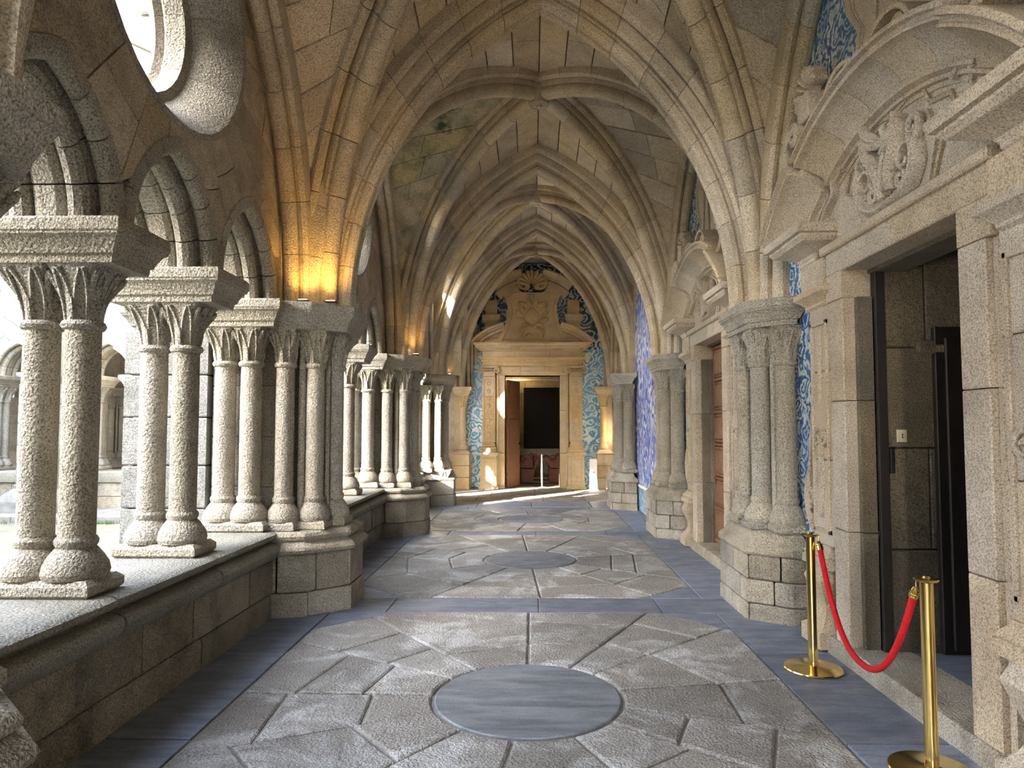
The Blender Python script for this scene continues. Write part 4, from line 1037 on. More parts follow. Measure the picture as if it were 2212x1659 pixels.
    mb = MB(); inner = [(-0.42, 3.14), (-0.52, 3.36), (-0.66, 3.42), (-0.60, 3.56), (-0.40, 3.60), (-0.34, 3.72), (-0.18, 3.74), (0, 3.71), (0.18, 3.74), (0.34, 3.72), (0.40, 3.60), (0.60, 3.56), (0.66, 3.42), (0.52, 3.36), (0.42, 3.14)]
    rtube(mb, inner, 0.018, 0.08, mp, 6); mb.build('strap_moulding', mt, rt, True)
    mb = MB(); mb.plate([[(-0.40, 3.13), (-0.48, 3.38), (-0.40, 3.56), (-0.16, 3.66), (0.16, 3.66), (0.40, 3.56), (0.48, 3.38), (0.40, 3.13)]], 0.06, 0.10, mp); mb.build('cartouche_field', mt, rt)
    mb = MB()
    for s_ in (-1, 1):
        leaf(mb, bez((0, 3.14), (s_ * .30, 3.10), (s_ * .42, 3.30), (s_ * .30, 3.46)), 0.055, mp, 0.10, 0.07)
        leaf(mb, bez((s_ * .06, 3.20), (s_ * .02, 3.40), (s_ * .25, 3.46), (s_ * .20, 3.62)), 0.05, mp, 0.10, 0.09)
        rtube(mb, spiral(s_ * 0.30, 3.50, 0.09, 1.3, s_, -pi / 2), [0.032 - 0.0008 * i for i in range(27)], 0.13, mp)
        rtube(mb, spiral(s_ * 0.16, 3.24, 0.07, 1.2, -s_, pi / 2), 0.024, 0.13, mp)
    for q in range(5):
        s2 = (-1) ** q; zq = 3.20 + q * 0.085
        leaf(mb, bez((0.0, zq), (s2 * .10, zq + .04), (s2 * .20, zq + .10), (s2 * (.13 + .02 * q), zq + 0.19), 8), 0.032, mp, 0.12 + .008 * q, 0.05)
    rtube(mb, bez((0.02, 3.16), (0.12, 3.30), (-0.12, 3.46), (0.0, 3.62), 16), 0.030, 0.15, mp)
    rtube(mb, bez((-0.22, 3.60), (-0.08, 3.48), (0.12, 3.50), (0.22, 3.63)), 0.028, 0.17, mp)
    for s_ in (-1, 1): ribbon(mb, spiral(s_ * 0.24, 3.34, 0.12, 1.2, s_, -pi / 2, 22, 0.3), 0.08, 0.17, 0.025, mp)
    mb.build('acanthus_relief', mt, rt, True)
    for s_ in (-1, 1):                 # C-shaped volutes at both ends of the tympanum
        mb = MB()
        ribbon(mb, bez((s_ * .66, 3.60), (s_ * .76, 3.70), (s_ * .86, 3.62), (s_ * .82, 3.50)) + bez((s_ * .82, 3.50), (s_ * .82, 3.42), (s_ * 1.04, 3.42), (s_ * 1.04, 3.26)) + spiral(s_ * 0.94, 3.26, 0.10, 1.3, -s_, 0 if s_ > 0 else pi), 0.05, 0.13, 0.03, mp)
        mb.build('volute', mt, rt, True)
    # segmental pediment, stepping forward at the ends
    prof = [(0.0, 0.0), (0.36, 0.0), (0.37, -0.02), (0.37, -0.035), (0.335, -0.04), (0.335, -0.065), (0.345, -0.075), (0.345, -0.09), (0.30, -0.095), (0.27, -0.11), (0.20, -0.15), (0.15, -0.20), (0.12, -0.27), (0.15, -0.275), (0.15, -0.295), (0.11, -0.31), (0.11, -0.335), (0.08, -0.34), (0.08, -0.37), (0.0, -0.37)]
    profb = [(w * 1.14 if w > 0 else 0, r) for w, r in prof]
    ends = math.degrees(math.asin(1.64 / Rr)); ib = 27
    arc_sweep(rt, 'pediment_stone', mt, 0, zc + 0.05, Rr, 90 - ib, 90 + ib, prof, 5, mp, 4)
    arc_sweep(rt, 'pediment_stone', mt, 0, zc, Rr, 90 - ends, 90 - ib, profb, 1, mp, 5)
    arc_sweep(rt, 'pediment_stone', mt, 0, zc, Rr, 90 + ib, 90 + ends, profb, 1, mp, 5)
    # scrolls riding on the pediment
    for s_ in (-1, 1):
        mb = MB()
        pts = bez((s_ * 0.06, 4.08), (s_ * .22, 4.24), (s_ * .46, 4.22), (s_ * .56, 4.04)) + spiral(s_ * 0.46, 4.03, 0.10, 1.5, -s_, 0 if s_ > 0 else pi)
        ribbon(mb, pts, 0.02, 0.30, 0.035, mp)
        mb.lathe([(0, 0), (0.03, 0.0), (0.03, 0.28), (0.015, 0.31), (0, 0.31)], 12, (0, 0, 0), lambda x, y, z: mp(s_ * 0.46 + x, 4.03 + y, z))
        mb.build('crest_scroll', mt, rt, True)
    # upper cartouche panel, waisted, reaching up under the vault
    zt = 5.35; out = [(-0.30, 3.98), (-0.36, 4.25), (-0.30, 4.5), (-0.42, 4.72), (-0.46, 5.0), (-0.36, 5.2), (-0.2, zt), (0.2, zt), (0.36, 5.2), (0.46, 5.0), (0.42, 4.72), (0.30, 4.5), (0.36, 4.25), (0.30, 3.98)]
    out = [(u * 1.35, v) for u, v in out]
    mb = MB(); mb.plate([out], -0.02, 0.10, mp); mb.build('upper_panel', mt, rt)
    mb = MB()
    for k in (0.86, 0.76): rtube(mb, [(u * k, 4.0 + (v - 4.0) * (0.5 + k / 2) + 0.03) for u, v in out], 0.012, 0.10, mp, 6)
    for s_ in (-1, 1):
        rtube(mb, bez((s_ * .10, 4.1), (s_ * .22, 4.4), (s_ * .02, 4.6), (s_ * .14, 4.95)), 0.016, 0.11, mp, 6)
        rtube(mb, spiral(s_ * 0.20, 4.98, 0.07, 1.3, s_, pi), 0.018, 0.11, mp)
    mb.build('strapwork', mt, rt, True)
    for s_ in (-1, 1):                 # brackets with shell finials beside the panel
        mb = MB()
        pts = bez((s_ * 0.98, 3.70), (s_ * 1.40, 3.72), (s_ * 1.46, 4.10), (s_ * 1.14, 4.14)) + spiral(s_ * 1.14, 4.06, 0.08, 1.2, s_, pi / 2)
        ribbon(mb, pts, -0.02, 0.30, 0.07, mp)
        mb.build('shoulder_scroll', mt, rt, True)
        mb = MB(); mb.block([(s_ * 1.0 - .12, 4.12), (s_ * 1.0 + .12, 4.12), (s_ * 1.0 + .08, 4.34), (s_ * 1.0 - .08, 4.34)], -0.02, 0.26, 0.01, mp); mb.build('finial_block', mt, rt)
        mb = MB(); shell(mb, s_ * 1.08, 4.40, 0.20, mp, 0.10, 7, 220, 0.14, 90 - s_ * 25)
        leaf(mb, bez((s_ * 1.0, 4.42), (s_ * 1.12, 4.28), (s_ * 1.2, 4.3), (s_ * 1.24, 4.18)), 0.05, mp, 0.12, 0.08)
        mb.build('shell_finial', mt, rt, True)
    return rt
P1 = side_portal(PY[0], 'big carved stone portal round the open dark doorway with segmental pediment')
P2 = side_portal(PY[1], 'smaller-looking carved stone portal round the closed panelled door')

# passage behind the open doorway
ps = empty('wall_passage', (3.2, PY[0], 0), kind='structure')
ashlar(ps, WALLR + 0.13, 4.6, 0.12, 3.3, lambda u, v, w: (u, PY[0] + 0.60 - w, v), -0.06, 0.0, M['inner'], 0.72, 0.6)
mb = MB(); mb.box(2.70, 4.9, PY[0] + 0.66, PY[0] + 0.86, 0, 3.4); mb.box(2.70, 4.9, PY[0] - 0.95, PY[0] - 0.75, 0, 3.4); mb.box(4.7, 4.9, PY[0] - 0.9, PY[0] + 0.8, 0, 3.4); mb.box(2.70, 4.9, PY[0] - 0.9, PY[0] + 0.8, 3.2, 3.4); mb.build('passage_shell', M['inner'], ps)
mb = MB(); mb.box(2.66, 4.8, PY[0] - 0.9, PY[0] + 0.8, -0.1, 0.125); mb.build('passage_floor', M['slate'], ps)
mpp = lambda u, v, w: (u, PY[0] + 0.60 - w, v)
hmould(ps, 'string_moulding', M['inner'], 2.75, 4.5, [(0.0, 2.22), (0.05, 2.24), (0.06, 2.28), (0.03, 2.32), (0.0, 2.34)], mpp)
dd = empty('passage_door', (3.2, PY[0] + 0.58, 0.13), 'dark studded timber door standing inside the open stone passage', 'door')
mb = MB(); mb.block(rect(2.86, 3.75, 0.13, 2.42), 0.0, 0.05, 0.006, mpp); mb.build('door_frame', M['dark_wood'], dd)
for a, b2 in ((2.92, 3.17), (3.18, 3.43), (3.44, 3.70)):
    mb = MB(); mb.block(rect(a, b2, 0.16, 2.34), 0.05, 0.075, 0.008, mpp); mb.build('plank', M['dark_wood'], dd)
    for zz in (0.55, 1.2, 1.9):
        mb = MB(); mb.lathe([(0, -.004), (.018, 0), (.02, .008), (.012, .018), (0, .02)], 10, (0, 0, 0), lambda x, y, z: mpp((a + b2) / 2 + x, zz + y, 0.075 + z)); mb.build('stud', M['iron'], dd, True)
dl = empty('folded_door_leaf', (2.72, PY[0] + 0.64, 0.13), 'narrow edge of a black door leaf folded back against the jamb', 'door')
mb = MB(); mb.block(rect(2.53, 2.60, 0.13, 2.88), 0.0, 0.07, 0.004, lambda u, v, w: (u - 0.06, PY[0] + 0.66 - w, v)); mb.build('leaf_edge', M['dark_wood'], dl)
mb = MB(); mb.block(rect(2.57, 2.60, 1.38, 1.56), 0.05, 0.09, 0.004, lambda u, v, w: (u - 0.03, PY[0] + 0.66 - w, v)); mb.build('lock_box', M['iron'], dl)
sw = empty('wall_switch', (2.80, PY[0] + 0.58, 1.62), 'small cream wall switch plate inside the dark passage', 'switch')
# it sits on the pale reveal just inside the door
mb = MB(); mb.block(rect(2.595, 2.665, 1.60, 1.69), 0.0, 0.02, 0.005, mpp); mb.build('plate', M['cream'], sw)
mb = MB(); mb.block(rect(2.612, 2.650, 1.618, 1.672), 0.02, 0.027, 0.003, mpp); mb.build('rocker', M['cream'], sw)
mb = MB(); mb.block(rect(2.622, 2.628, 1.63, 1.66), 0.027, 0.0285, 0, mpp); mb.block(rect(2.628, 2.636, 1.655, 1.66), 0.027, 0.0285, 0, mpp); mb.block(rect(2.628, 2.636, 1.63, 1.635), 0.027, 0.0285, 0, mpp); mb.build('symbol', M['ink'], sw)
# panelled door in the second portal
pd = empty('panelled_door', (WALLR + 0.14, PY[1], 0.13), 'closed brown wooden door with raised panels in the second stone portal', 'door')
mpd = lambda u, v, w: (WALLR + 0.14 - w, PY[1] + u, v)
mb = MB(); mb.block(rect(-0.70, 0.70, 0.13, 2.86), -0.05, 0.0, 0.0, mpd); mb.build('door_slab', M['door_wood'], pd)
mb = MB()
for a, b2 in ((-0.66, -0.60), (-0.05, 0.05), (0.60, 0.66)): mb.block(rect(a, b2, 0.14, 2.85), 0, 0.03, 0.004, mpd)
mb.build('stile', M['door_wood'], pd)
zz = [0.18, 0.62, 1.02, 1.48, 1.92, 2.36, 2.80]
for a, b2 in ((-0.58, -0.07), (0.07, 0.58)):
    for c, d in zip(zz, zz[1:]):
        mb = MB(); mb.block(rect(a, b2, c + 0.03, d - 0.03), 0, 0.02, 0.004, mpd); mb.grid([[mpd(u, v, w) for u, v in rect(a + e, b2 - e, c + .03 + e, d - .03 - e)] for e, w in ((0.03, 0.02), (0.05, 0.04), (0.09, 0.045))], cv=True, cap=True); mb.build('raised_panel', M['door_wood'], pd)
for c in zz:
    mb = MB(); mb.block(rect(-0.66, 0.66, c - 0.02, c + 0.02), 0, 0.035, 0.005, mpd); mb.build('rail', M['door_wood'], pd)
mb = MB(); mb.box(WALLR + 0.20, WALLR + 0.3, PY[1] - 0.8, PY[1] + 0.8, 0, 3.0); mb.build('door_backing', M['dark_wood'], pd)
# ------------------------------------------------------------ end wall and its portal
ew = empty('wall_end', (0, END, 0), kind='structure')
HO = 0.78; HT = 3.20
mp = lambda u, v, w: (u, END - w, v)
mb = MB(); mb.plate([[(-3.2, -0.2), (3.0, -0.2), (3.0, 7.0), (-3.2, 7.0)], rect(-HO, HO, 0.0, HT)], -0.55, -0.01, mp); mb.build('wall_core', M['wall'], ew)
ashlar(ew, -2.6, -1.72, 0, 1.0, mp, -0.02, 0.03, M['portal_end'], 0.36, 0.5)
ashlar(ew, 1.75, 2.45, 0, 1.0, mp, -0.02, 0.05, M['portal_end'], 0.36, 0.5)
te = empty('tile_panel', (0, END, 0), 'pale blue scroll tile panel beside both pilasters of the end portal', 'tile panel')
def sk(u, z): return abs(u) < 1.42 or (z < 0.0)
tiles(te, -2.02, -1.42, 0.02, 3.95, mp, M['tile_end'], 0.15)
tiles(te, 1.42, 2.02, 0.02, 3.95, mp, M['tile_end'], 0.15)
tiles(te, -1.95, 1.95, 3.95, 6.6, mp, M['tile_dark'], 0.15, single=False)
# engaged half piers in the two end corners
def end_pier(u, label):
    rt = empty('corner_half_pier', (u, END, 0), label, 'pier'); s_ = 1 if u > 0 else -1
    for z0, z1 in ((-0.02, 0.33), (0.33, 0.66), (0.66, 0.98)):
        mb = MB(); mb.box(u - 0.22, u + 0.22, END - 0.42, END + 0.02, z0 + .003, z1 - .003, 0.012); mb.build('pier_block', M['portal_end'], rt)
    mb = MB(); stepped(mb, rect(u - 0.22, u + 0.22, END - 0.42, END), [(0.98, 0.0), (1.0, 0.03), (1.04, 0.0), (1.10, -0.06)]); mb.build('plinth_moulding', M['portal_end'], rt)
    column_parts(rt, u - s_ * 0.03, END - 0.20, 1.08, mat=M['portal_end'], r=0.085, hx=0.15, hy=0.15, plinth=False, ph=0.03)
    mb = MB(); mb.box(u - 0.15 + s_ * .08, u + 0.15 + s_ * .08, END - 0.14, END + 0.02, 1.08, 2.62, 0.01); mb.build('core_drum', M['portal_end'], rt)
    mb = MB(); stepped(mb, rect(u - 0.28, u + 0.28, END - 0.44, END), ABA); mb.build('abacus', M['portal_end'], rt)
end_pier(-1.98, 'honey stone half pier, courtyard side of the end portal')
end_pier(2.02, 'honey stone half pier behind the white notice board')
ep = empty('end_portal', (0, END, 0), 'honey coloured carved portal with ionic pilasters and shell gable closing the gallery', 'portal'); mt = M['portal_end']
for s_ in (-1, 1):
    U = lambda a, b2: rect(a, b2, 0, 0) if s_ > 0 else rect(-b2, -a, 0, 0)
    def RR(a, b2, z0, z1): return rect(a, b2, z0, z1) if s_ > 0 else rect(-b2, -a, z0, z1)
    for z0, z1 in ((0.0, 1.0), (1.0, 2.2), (2.2, HT)):
        mb = MB(); mb.block(RR(HO, 1.02, z0 + .003, z1 - .003), -0.5, 0.13, 0.01, mp); mb.build('jamb_stone', mt, ep)
        mb = MB(); mb.block(RR(0.95, 1.02, z0, z1), 0.10, 0.16, 0.01, mp); mb.build('jamb_fillet', mt, ep)
    mb = MB(); mb.block(RR(0.99, 1.46, 0.10, 0.92), -0.02, 0.30, 0.012, mp); mb.build('pedestal', mt, ep)
    mb = MB()
    for a, b2, c, d in ((1.06, 1.09, .2, .84), (1.36, 1.39, .2, .84), (1.06, 1.39, .2, .23), (1.06, 1.39, .81, .84)): mb.block(RR(a, b2, c, d), 0.29, 0.32, 0.004, mp)
    mb.build('pedestal_panel', mt, ep)
    q = (0.95, 1.50) if s_ > 0 else (-1.50, -0.95)
    hmould(ep, 'pedestal_base', mt, q[0], q[1], [(0.36, -0.01), (0.36, 0.07), (0.33, 0.08), (0.32, 0.11), (0.30, 0.12)], mp)
    hmould(ep, 'pedestal_cap', mt, q[0], q[1], [(0.30, 0.90), (0.32, 0.92), (0.36, 0.95), (0.38, 0.97), (0.38, 1.02), (0.36, 1.03)], mp)
    q = (1.00, 1.46) if s_ > 0 else (-1.46, -1.00)
    hmould(ep, 'pilaster_base', mt, q[0], q[1], [(0.30, 1.03), (0.30, 1.10), (0.28, 1.12), (0.29, 1.15), (0.27, 1.18), (0.25, 1.20), (0.26, 1.23), (0.24, 1.26), (0.22, 1.32)], mp)
    for z0, z1 in ((1.30, 1.95), (1.95, 2.6), (2.6, 3.16)):
        mb = MB(); mb.block(RR(1.04, 1.42, z0 + .002, z1 - .002), -0.02, 0.20, 0.008, mp); mb.build('pilaster_stone', mt, ep)
    mb = MB(); c = s_ * 1.23
    for a, b2, c0, d in ((1.08, 1.105, 1.38, 3.08), (1.355, 1.38, 1.38, 3.08), (1.08, 1.38, 1.38, 1.405), (1.08, 1.38, 3.055, 3.08)): mb.block(RR(a, b2, c0, d), 0.19, 0.222, 0.004, mp)
    mb.build('pilaster_panel', mt, ep)
    for i in range(8):                       # string of small carved drops and rings
        zc_ = 1.52 + i * 0.205
        mb = MB()
        if i % 2: rtube(mb, spiral(c, zc_, 0.055, 1.0, 1, 0, 14, 0.9), 0.012, 0.205, mp, 6)
        else:
            leaf(mb, [(c, zc_ - 0.07 + 0.14 * k / 6) for k in range(7)], 0.045, mp, 0.198, 0.022)
            rtube(mb, [(c - 0.06, zc_ + 0.03), (c, zc_ + 0.0), (c + 0.06, zc_ + 0.03)], 0.010, 0.207, mp, 6)
        mb.build('carved_motif', mt, ep, True)
    mb = MB(); mb.block(RR(1.06, 1.40, 3.16, 3.30), -0.02, 0.23, 0.01, mp); mb.block(RR(0.98, 1.48, 3.40, 3.46), -0.02, 0.30, 0.01, mp)
    for e in (-1, 1):
        pts = spiral(c + e * 0.21, 3.34, 0.085, 1.6, -e, pi / 2)
        for w in (0.20, 0.26): rtube(mb, pts, 0.022, w, mp, 7)
    rtube(mb, [(c - 0.21, 3.425), (c, 3.41), (c + 0.21, 3.425)], 0.02, 0.26, mp)
    for k in range(5): mb.lathe([(0, -.03), (.022, -.02), (.026, 0), (.02, .03), (0, .035)], 8, (0, 0, 0), lambda x, y, z: mp(c - 0.12 + 0.06 * k + x, 3.35 + z, 0.24 + y))
    mb.build('ionic_capital', mt, ep, True)
    # curved broken pediment wing
    wing = [(0.0, 0.0), (0.44, 0.0), (0.45, -0.03), (0.42, -0.07), (0.36, -0.09), (0.34, -0.13), (0.28, -0.16), (0.26, -0.22), (0.20, -0.24), (0.0, -0.24)]
    Rw = 1.75; uc, zc_ = s_ * 0.45, 2.97
    a0, a1 = (42.5, 78.0) if s_ > 0 else (137.5, 102.0)
    arc_sweep(ep, 'pediment_wing', mt, uc, zc_, Rw, a0, a1, wing, 2, mp, 5)
    mb = MB(); mb.plate([[(s_ * 1.55, 4.10), (s_ * 0.75, 4.10), (s_ * 0.75, 4.45), (s_ * 0.95, 4.40), (s_ * 1.2, 4.28), (s_ * 1.4, 4.18)]], -0.02, 0.18, mp); mb.build('pediment_infill', mt, ep)
    mb = MB(); mb.block(RR(0.98, 1.36, 4.25, 4.66), -0.02, 0.20, 0.01, mp); mb.build('flank_block', mt, ep)
    q = (0.92, 1.42) if s_ > 0 else (-1.42, -0.92)
    hmould(ep, 'flank_cap', mt, q[0], q[1], [(0.20, 4.66), (0.22, 4.70), (0.26, 4.74), (0.28, 4.80), (0.28, 4.92), (0.26, 4.93)], mp)
    mb = MB(); mb.block(RR(1.0, 1.34, 4.93, 5.35), -0.02, 0.17, 0.01, mp); mb.build('flank_upper_block', mt, ep)
    # raking upper cornice each side of the shell
    up_ = [(0.0, 0.0), (0.30, 0.0), (0.31, -0.04), (0.27, -0.08), (0.24, -0.14), (0.18, -0.17), (0.15, -0.26), (0.0, -0.26)]
    a0, a1 = (50, 80) if s_ > 0 else (130, 100)
    arc_sweep(ep, 'upper_cornice', mt, 0, 4.40, 1.85, a0, a1, up_, 2, mp, 5)
    arc_sweep(ep, 'upper_band', mt, 0, 4.40, 1.57, a0 - (3 if s_ > 0 else -3), a1, [(0, 0), (0.16, 0), (0.16, -0.22), (0.12, -0.25), (0, -0.25)], 1, mp, 6)
for a, b2 in ((-1.02, -0.34), (-0.34, 0.34), (0.34, 1.02)):
    mb = MB(); mb.block(rect(a + .002, b2 - .002, HT, 3.48), -0.5, 0.13, 0.01, mp); mb.build('lintel_stone', mt, ep)
mb = MB(); mb.block(rect(-HO - 0.1, HO + 0.1, HT + .06, HT + .12), 0.1, 0.16, 0.01, mp); mb.build('lintel_fillet', mt, ep)
hmould(ep, 'architrave', mt, -1.50, 1.50, [(0.22, 3.46), (0.24, 3.48), (0.24, 3.55), (0.27, 3.56), (0.27, 3.62), (0.31, 3.65), (0.33, 3.70), (0.30, 3.71)], mp)
for a, b2 in ((-1.42, -0.5), (-0.5, 0.5), (0.5, 1.42)):
    mb = MB(); mb.block(rect(a + .002, b2 - .002, 3.70, 3.88), -0.02, 0.24, 0.008, mp); mb.build('frieze_stone', mt, ep)
hmould(ep, 'cornice', mt, -1.66, 1.66, [(0.24, 3.87), (0.28, 3.88), (0.28, 3.90), (0.34, 3.95), (0.40, 3.97), (0.40, 4.02), (0.44, 4.05), (0.45, 4.10), (0.42, 4.11)], mp)
for i in range(44):
    u = -1.50 + i * 3.0 / 43; mb = MB(); mb.block(rect(u - 0.018, u + 0.018, 3.905, 3.945), 0.27, 0.335, 0.0, mp); mb.build('dentil', mt, ep)
# bell shaped central cartouche with shield relief
prof = [(1.04, 4.11), (0.98, 4.22), (0.86, 4.42), (0.76, 4.66), (0.70, 4.95), (0.70, 5.2), (0.76, 5.38), (0.84, 5.50), (0.62, 5.66)]
arcb = [(0.55 * cos(radians(a)), 5.98 + 0.50 * sin(radians(a))) for a in (215, 235, 255, 270, 285, 305, 325)]
out = prof + [(-u, v) for u, v in arcb[::1]][::1]
out = prof + sorted([(u, v) for u, v in arcb], key=lambda p: -p[0]) + [(-u, v) for u, v in prof[::-1]]
mb = MB(); mb.plate([out], -0.02, 0.26, mp); mb.build('bell_panel', mt, ep)
mb = MB()
rtube(mb, [(u * 0.84, 4.16 + (v - 4.11) * 0.88) for u, v in prof] + [(-u * 0.84, 4.16 + (v - 4.11) * 0.88) for u, v in prof[::-1]], 0.022, 0.265, mp, 6)
rtube(mb, [(-0.86, 4.20), (0.86, 4.20)], 0.02, 0.265, mp, 6); mb.build('panel_moulding', mt, ep, True)
mb = MB()
rows = []
for j in range(7):
    q = j / 6; row = []
    for i in range(28):
        a = 2 * pi * i / 28; r = 0.20 * (1 + 0.22 * max(0, sin(a)) ** 6); row.append(mp(r * (1 - q) * cos(a), 4.86 + r * (1 - q) * sin(a), 0.28 + 0.10 * sqrt(q)))
    rows.append(row)
rows = [[mp(0.20 * (1 + 0.22 * max(0, sin(2 * pi * i / 28)) ** 6) * cos(2 * pi * i / 28), 4.86 + 0.20 * (1 + 0.22 * max(0, sin(2 * pi * i / 28)) ** 6) * sin(2 * pi * i / 28), 0.25) for i in range(28)]] + rows
mb.grid(rows, cv=True); mb.build('shield_boss', mt, ep, True)
mb = MB()
for s_ in (-1, 1):
    for k in range(6):                       # ruffled leaf lobes round the shield
        a = radians(95 - 32 * k) if s_ > 0 else radians(85 + 32 * k)
        c0 = (0.25 * cos(a), 4.86 + 0.27 * sin(a)); c1 = (0.46 * cos(a + s_ * 0.25), 4.90 + 0.44 * sin(a + s_ * 0.25)); 
        leaf(mb, bez(c0, (c0[0] * 1.3, c0[1] + .05), (c1[0] * 1.05, c1[1] + .06), c1, 8), 0.05, mp, 0.26, 0.05)
    leaf(mb, bez((s_ * .10, 5.18), (s_ * .3, 5.2), (s_ * .42, 5.32), (s_ * .36, 5.06)), 0.06, mp, 0.26, 0.06)
    rtube(mb, spiral(s_ * 0.07, 5.18, 0.06, 1.4, s_, -pi / 2), 0.02, 0.29, mp)
    rtube(mb, spiral(s_ * 0.08, 5.36, 0.05, 1.3, s_, -pi / 2), 0.018, 0.29, mp)
    leaf(mb, bez((s_ * .10, 4.55), (s_ * .30, 4.50), (s_ * .34, 4.38), (s_ * .28, 4.24)), 0.05, mp, 0.26, 0.05)
    rtube(mb, spiral(s_ * 0.32, 4.48, 0.06, 1.2, -s_, pi / 2), 0.02, 0.29, mp)
    leaf(mb, bez((0, 4.30), (s_ * .08, 4.40), (s_ * .16, 4.36), (s_ * .2, 4.28)), 0.035, mp, 0.26, 0.05)
leaf(mb, [(0, 5.36 + 0.02 * k) for k in range(8)], 0.05, mp, 0.27, 0.05)
rtube(mb, bez((-0.12, 4.62), (-0.08, 4.50), (0.08, 4.50), (0.12, 4.62)), 0.035, 0.29, mp)
mb.build('leaf_relief', mt, ep, True)
mb = MB(); shell(mb, 0, 5.80, 0.40, mp, 0.10, 9, 190, 0.16, 90); mb.build('shell_crest', mt, ep, True)
mb = MB()
for s_ in (-1, 1):
    rtube(mb, bez((s_ * .38, 5.98), (s_ * .44, 5.80), (s_ * .36, 5.64), (s_ * .20, 5.66)) + spiral(s_ * 0.15, 5.72, 0.07, 1.3, -s_ , -pi / 2), 0.04, 0.20, mp)
    for k in range(3): leaf(mb, bez((s_ * .28, 5.74 + k * .05), (s_ * .32, 5.80 + k * .05), (s_ * .36, 5.80 + k * .05), (s_ * .40, 5.78 + k * .06), 6), 0.03, mp, 0.16, 0.05)
mb.build('shell_scrolls', mt, ep, True)

# room beyond the end portal
rm = empty('room_beyond', (0, END + 3, 0), kind='structure')
rmm = MB(); rmm.box(-2.5, 2.5, END + .5, END + 7, -0.15, -0.01); rmm.build('room_floor', M['door_wood'], rm)
rmm = MB(); rmm.box(-3.0, -2.5, END + .5, END + 7, -.1, 4.2); rmm.box(2.5, 3.0, END + .5, END + 7, -.1, 4.2); rmm.box(-3, 3, END + .5, END + 7, 4.1, 4.3); rmm.build('room_shell', M['inner'], rm)
ashlar(rm, -2.5, 2.5, 0, 4.1, lambda u, v, w: (u, END + 6 - w, v), -0.05, 0.0, M['wall'], 0.5, 0.75)
rmm = MB(); rmm.box(-3, 3, END + 6.04, END + 6.3, -.1, 4.3); rmm.build('wall_core', M['joint'], rm)
for i in range(5):
    mb = MB(); mb.box(-2.0, 2.0, END + 1.5 + i * 0.8, END + 1.85 + i * 0.8, -0.01, 0.004); mb.build('floor_mat', M['cream'] if i % 2 else M['dark_wood'], rm)
# black screen hanging in the room
mb = MB(); mb.box(-0.32, 1.3, END + 5.80, END + 5.86, 0.95, 3.2, 0.01); mb.build('black_screen', M['screen'], None, label='large black panel on the back wall of the room beyond the end portal', cat='panel', loc=(0.5, END + 5.83, 0.95))
lt = empty('strip_lamp', (0, END + 5.6, 3.7), 'warm lit lamp strip high in the room beyond the end portal', 'lamp')
mb = MB(); mb.box(-1.4, 1.4, END + 5.5, END + 5.56, 3.42, 3.50, 0.01); mb.build('rail', M['white'], lt)
def pew(x, y, label):
    rt = empty('church_pew', (x, y, 0), label, 'pew', 'carved pews beyond the end portal')
    ed = [(-0.30, 0), (0.26, 0), (0.22, 0.25), (0.14, 0.40), (0.22, 0.52), (0.30, 0.70), (0.24, 0.84), (0.10, 0.90), (-0.06, 0.80), (-0.22, 0.88), (-0.36, 0.78), (-0.36, 0.66), (-0.22, 0.50), (-0.26, 0.30)]
    for dx in (0, 1.1):
        mb = MB(); mb.plate([[(y + a * .9, b2) for a, b2 in ed]], x + dx, x + dx + 0.06, lambda u, v, w: (w, u, v)); mb.build('bench_end', M['pew_wood'], rt)
        mb = MB(); mb.tube([(x + dx + 0.03, y + 0.22 + a - 0.3, 0.80 + b2) for a, b2 in [(p[0], p[1]) for p in spiral(0.1, 0.0, 0.10, 1.2, 1, 0, 14)]], 0.022, 6); mb.build('carved_scroll', M['pew_wood'], rt, True)
    mb = MB(); mb.box(x, x + 1.1, y - 0.22, y + 0.22, 0.42, 0.46, 0.01); mb.build('seat', M['pew_wood'], rt)
    mb = MB(); mb.box(x, x + 1.1, y + 0.18, y + 0.22, 0.46, 0.88, 0.01); mb.build('backrest', M['pew_wood'], rt)
def pew2(x, y, s_, label):
    """stall end seen front on: scrolled S-shaped silhouette"""
    rt = empty('church_pew', (x, y, 0), label, 'pew', 'carved pews beyond the end portal')
    S = [(0.0, 0.0), (0.42, 0.0), (0.44, 0.45), (0.52, 0.62), (0.60, 0.80), (0.52, 0.98), (0.34, 1.05), (0.22, 0.94), (0.28, 0.84), (0.16, 0.82), (0.02, 0.94), (-0.10, 0.98), (-0.18, 0.88), (-0.06, 0.78), (0.02, 0.60), (0.0, 0.42)]; S = [(a, b2 * 0.84) for a, b2 in S]
    P = [(x + s_ * a, b2) for a, b2 in S]
    for dy in (0, 1.4):
        mb = MB(); mb.plate([P], y + dy, y + dy + 0.07, lambda u, v, w: (u, w, v)); mb.build('bench_end', M['pew_wood'], rt)
    mb = MB()
    for r_, cx, cz in ((0.12, 0.10, 0.73), (0.12, 0.44, 0.76)): mb.tube([(x + s_ * a, y - 0.01, b2) for a, b2 in spiral(cx, cz, r_, 1.3, 1, 0, 18)], 0.03, 6)
    mb.build('carved_scroll', M['pew_wood'], rt, True)
    mb = MB(); mb.box(min(x, x + s_ * .42), max(x, x + s_ * .42), y, y + 1.4, 0.42, 0.47, 0.01); mb.build('seat', M['pew_wood'], rt)
    mb = MB(); mb.box(*sorted((x + s_ * .40, x + s_ * .44)), y, y + 1.4, 0.47, 0.85, 0.01); mb.build('backrest', M['pew_wood'], rt)
pew2(-0.38, END + 2.0, 1, 'dark red scroll-ended pew left of the white post')
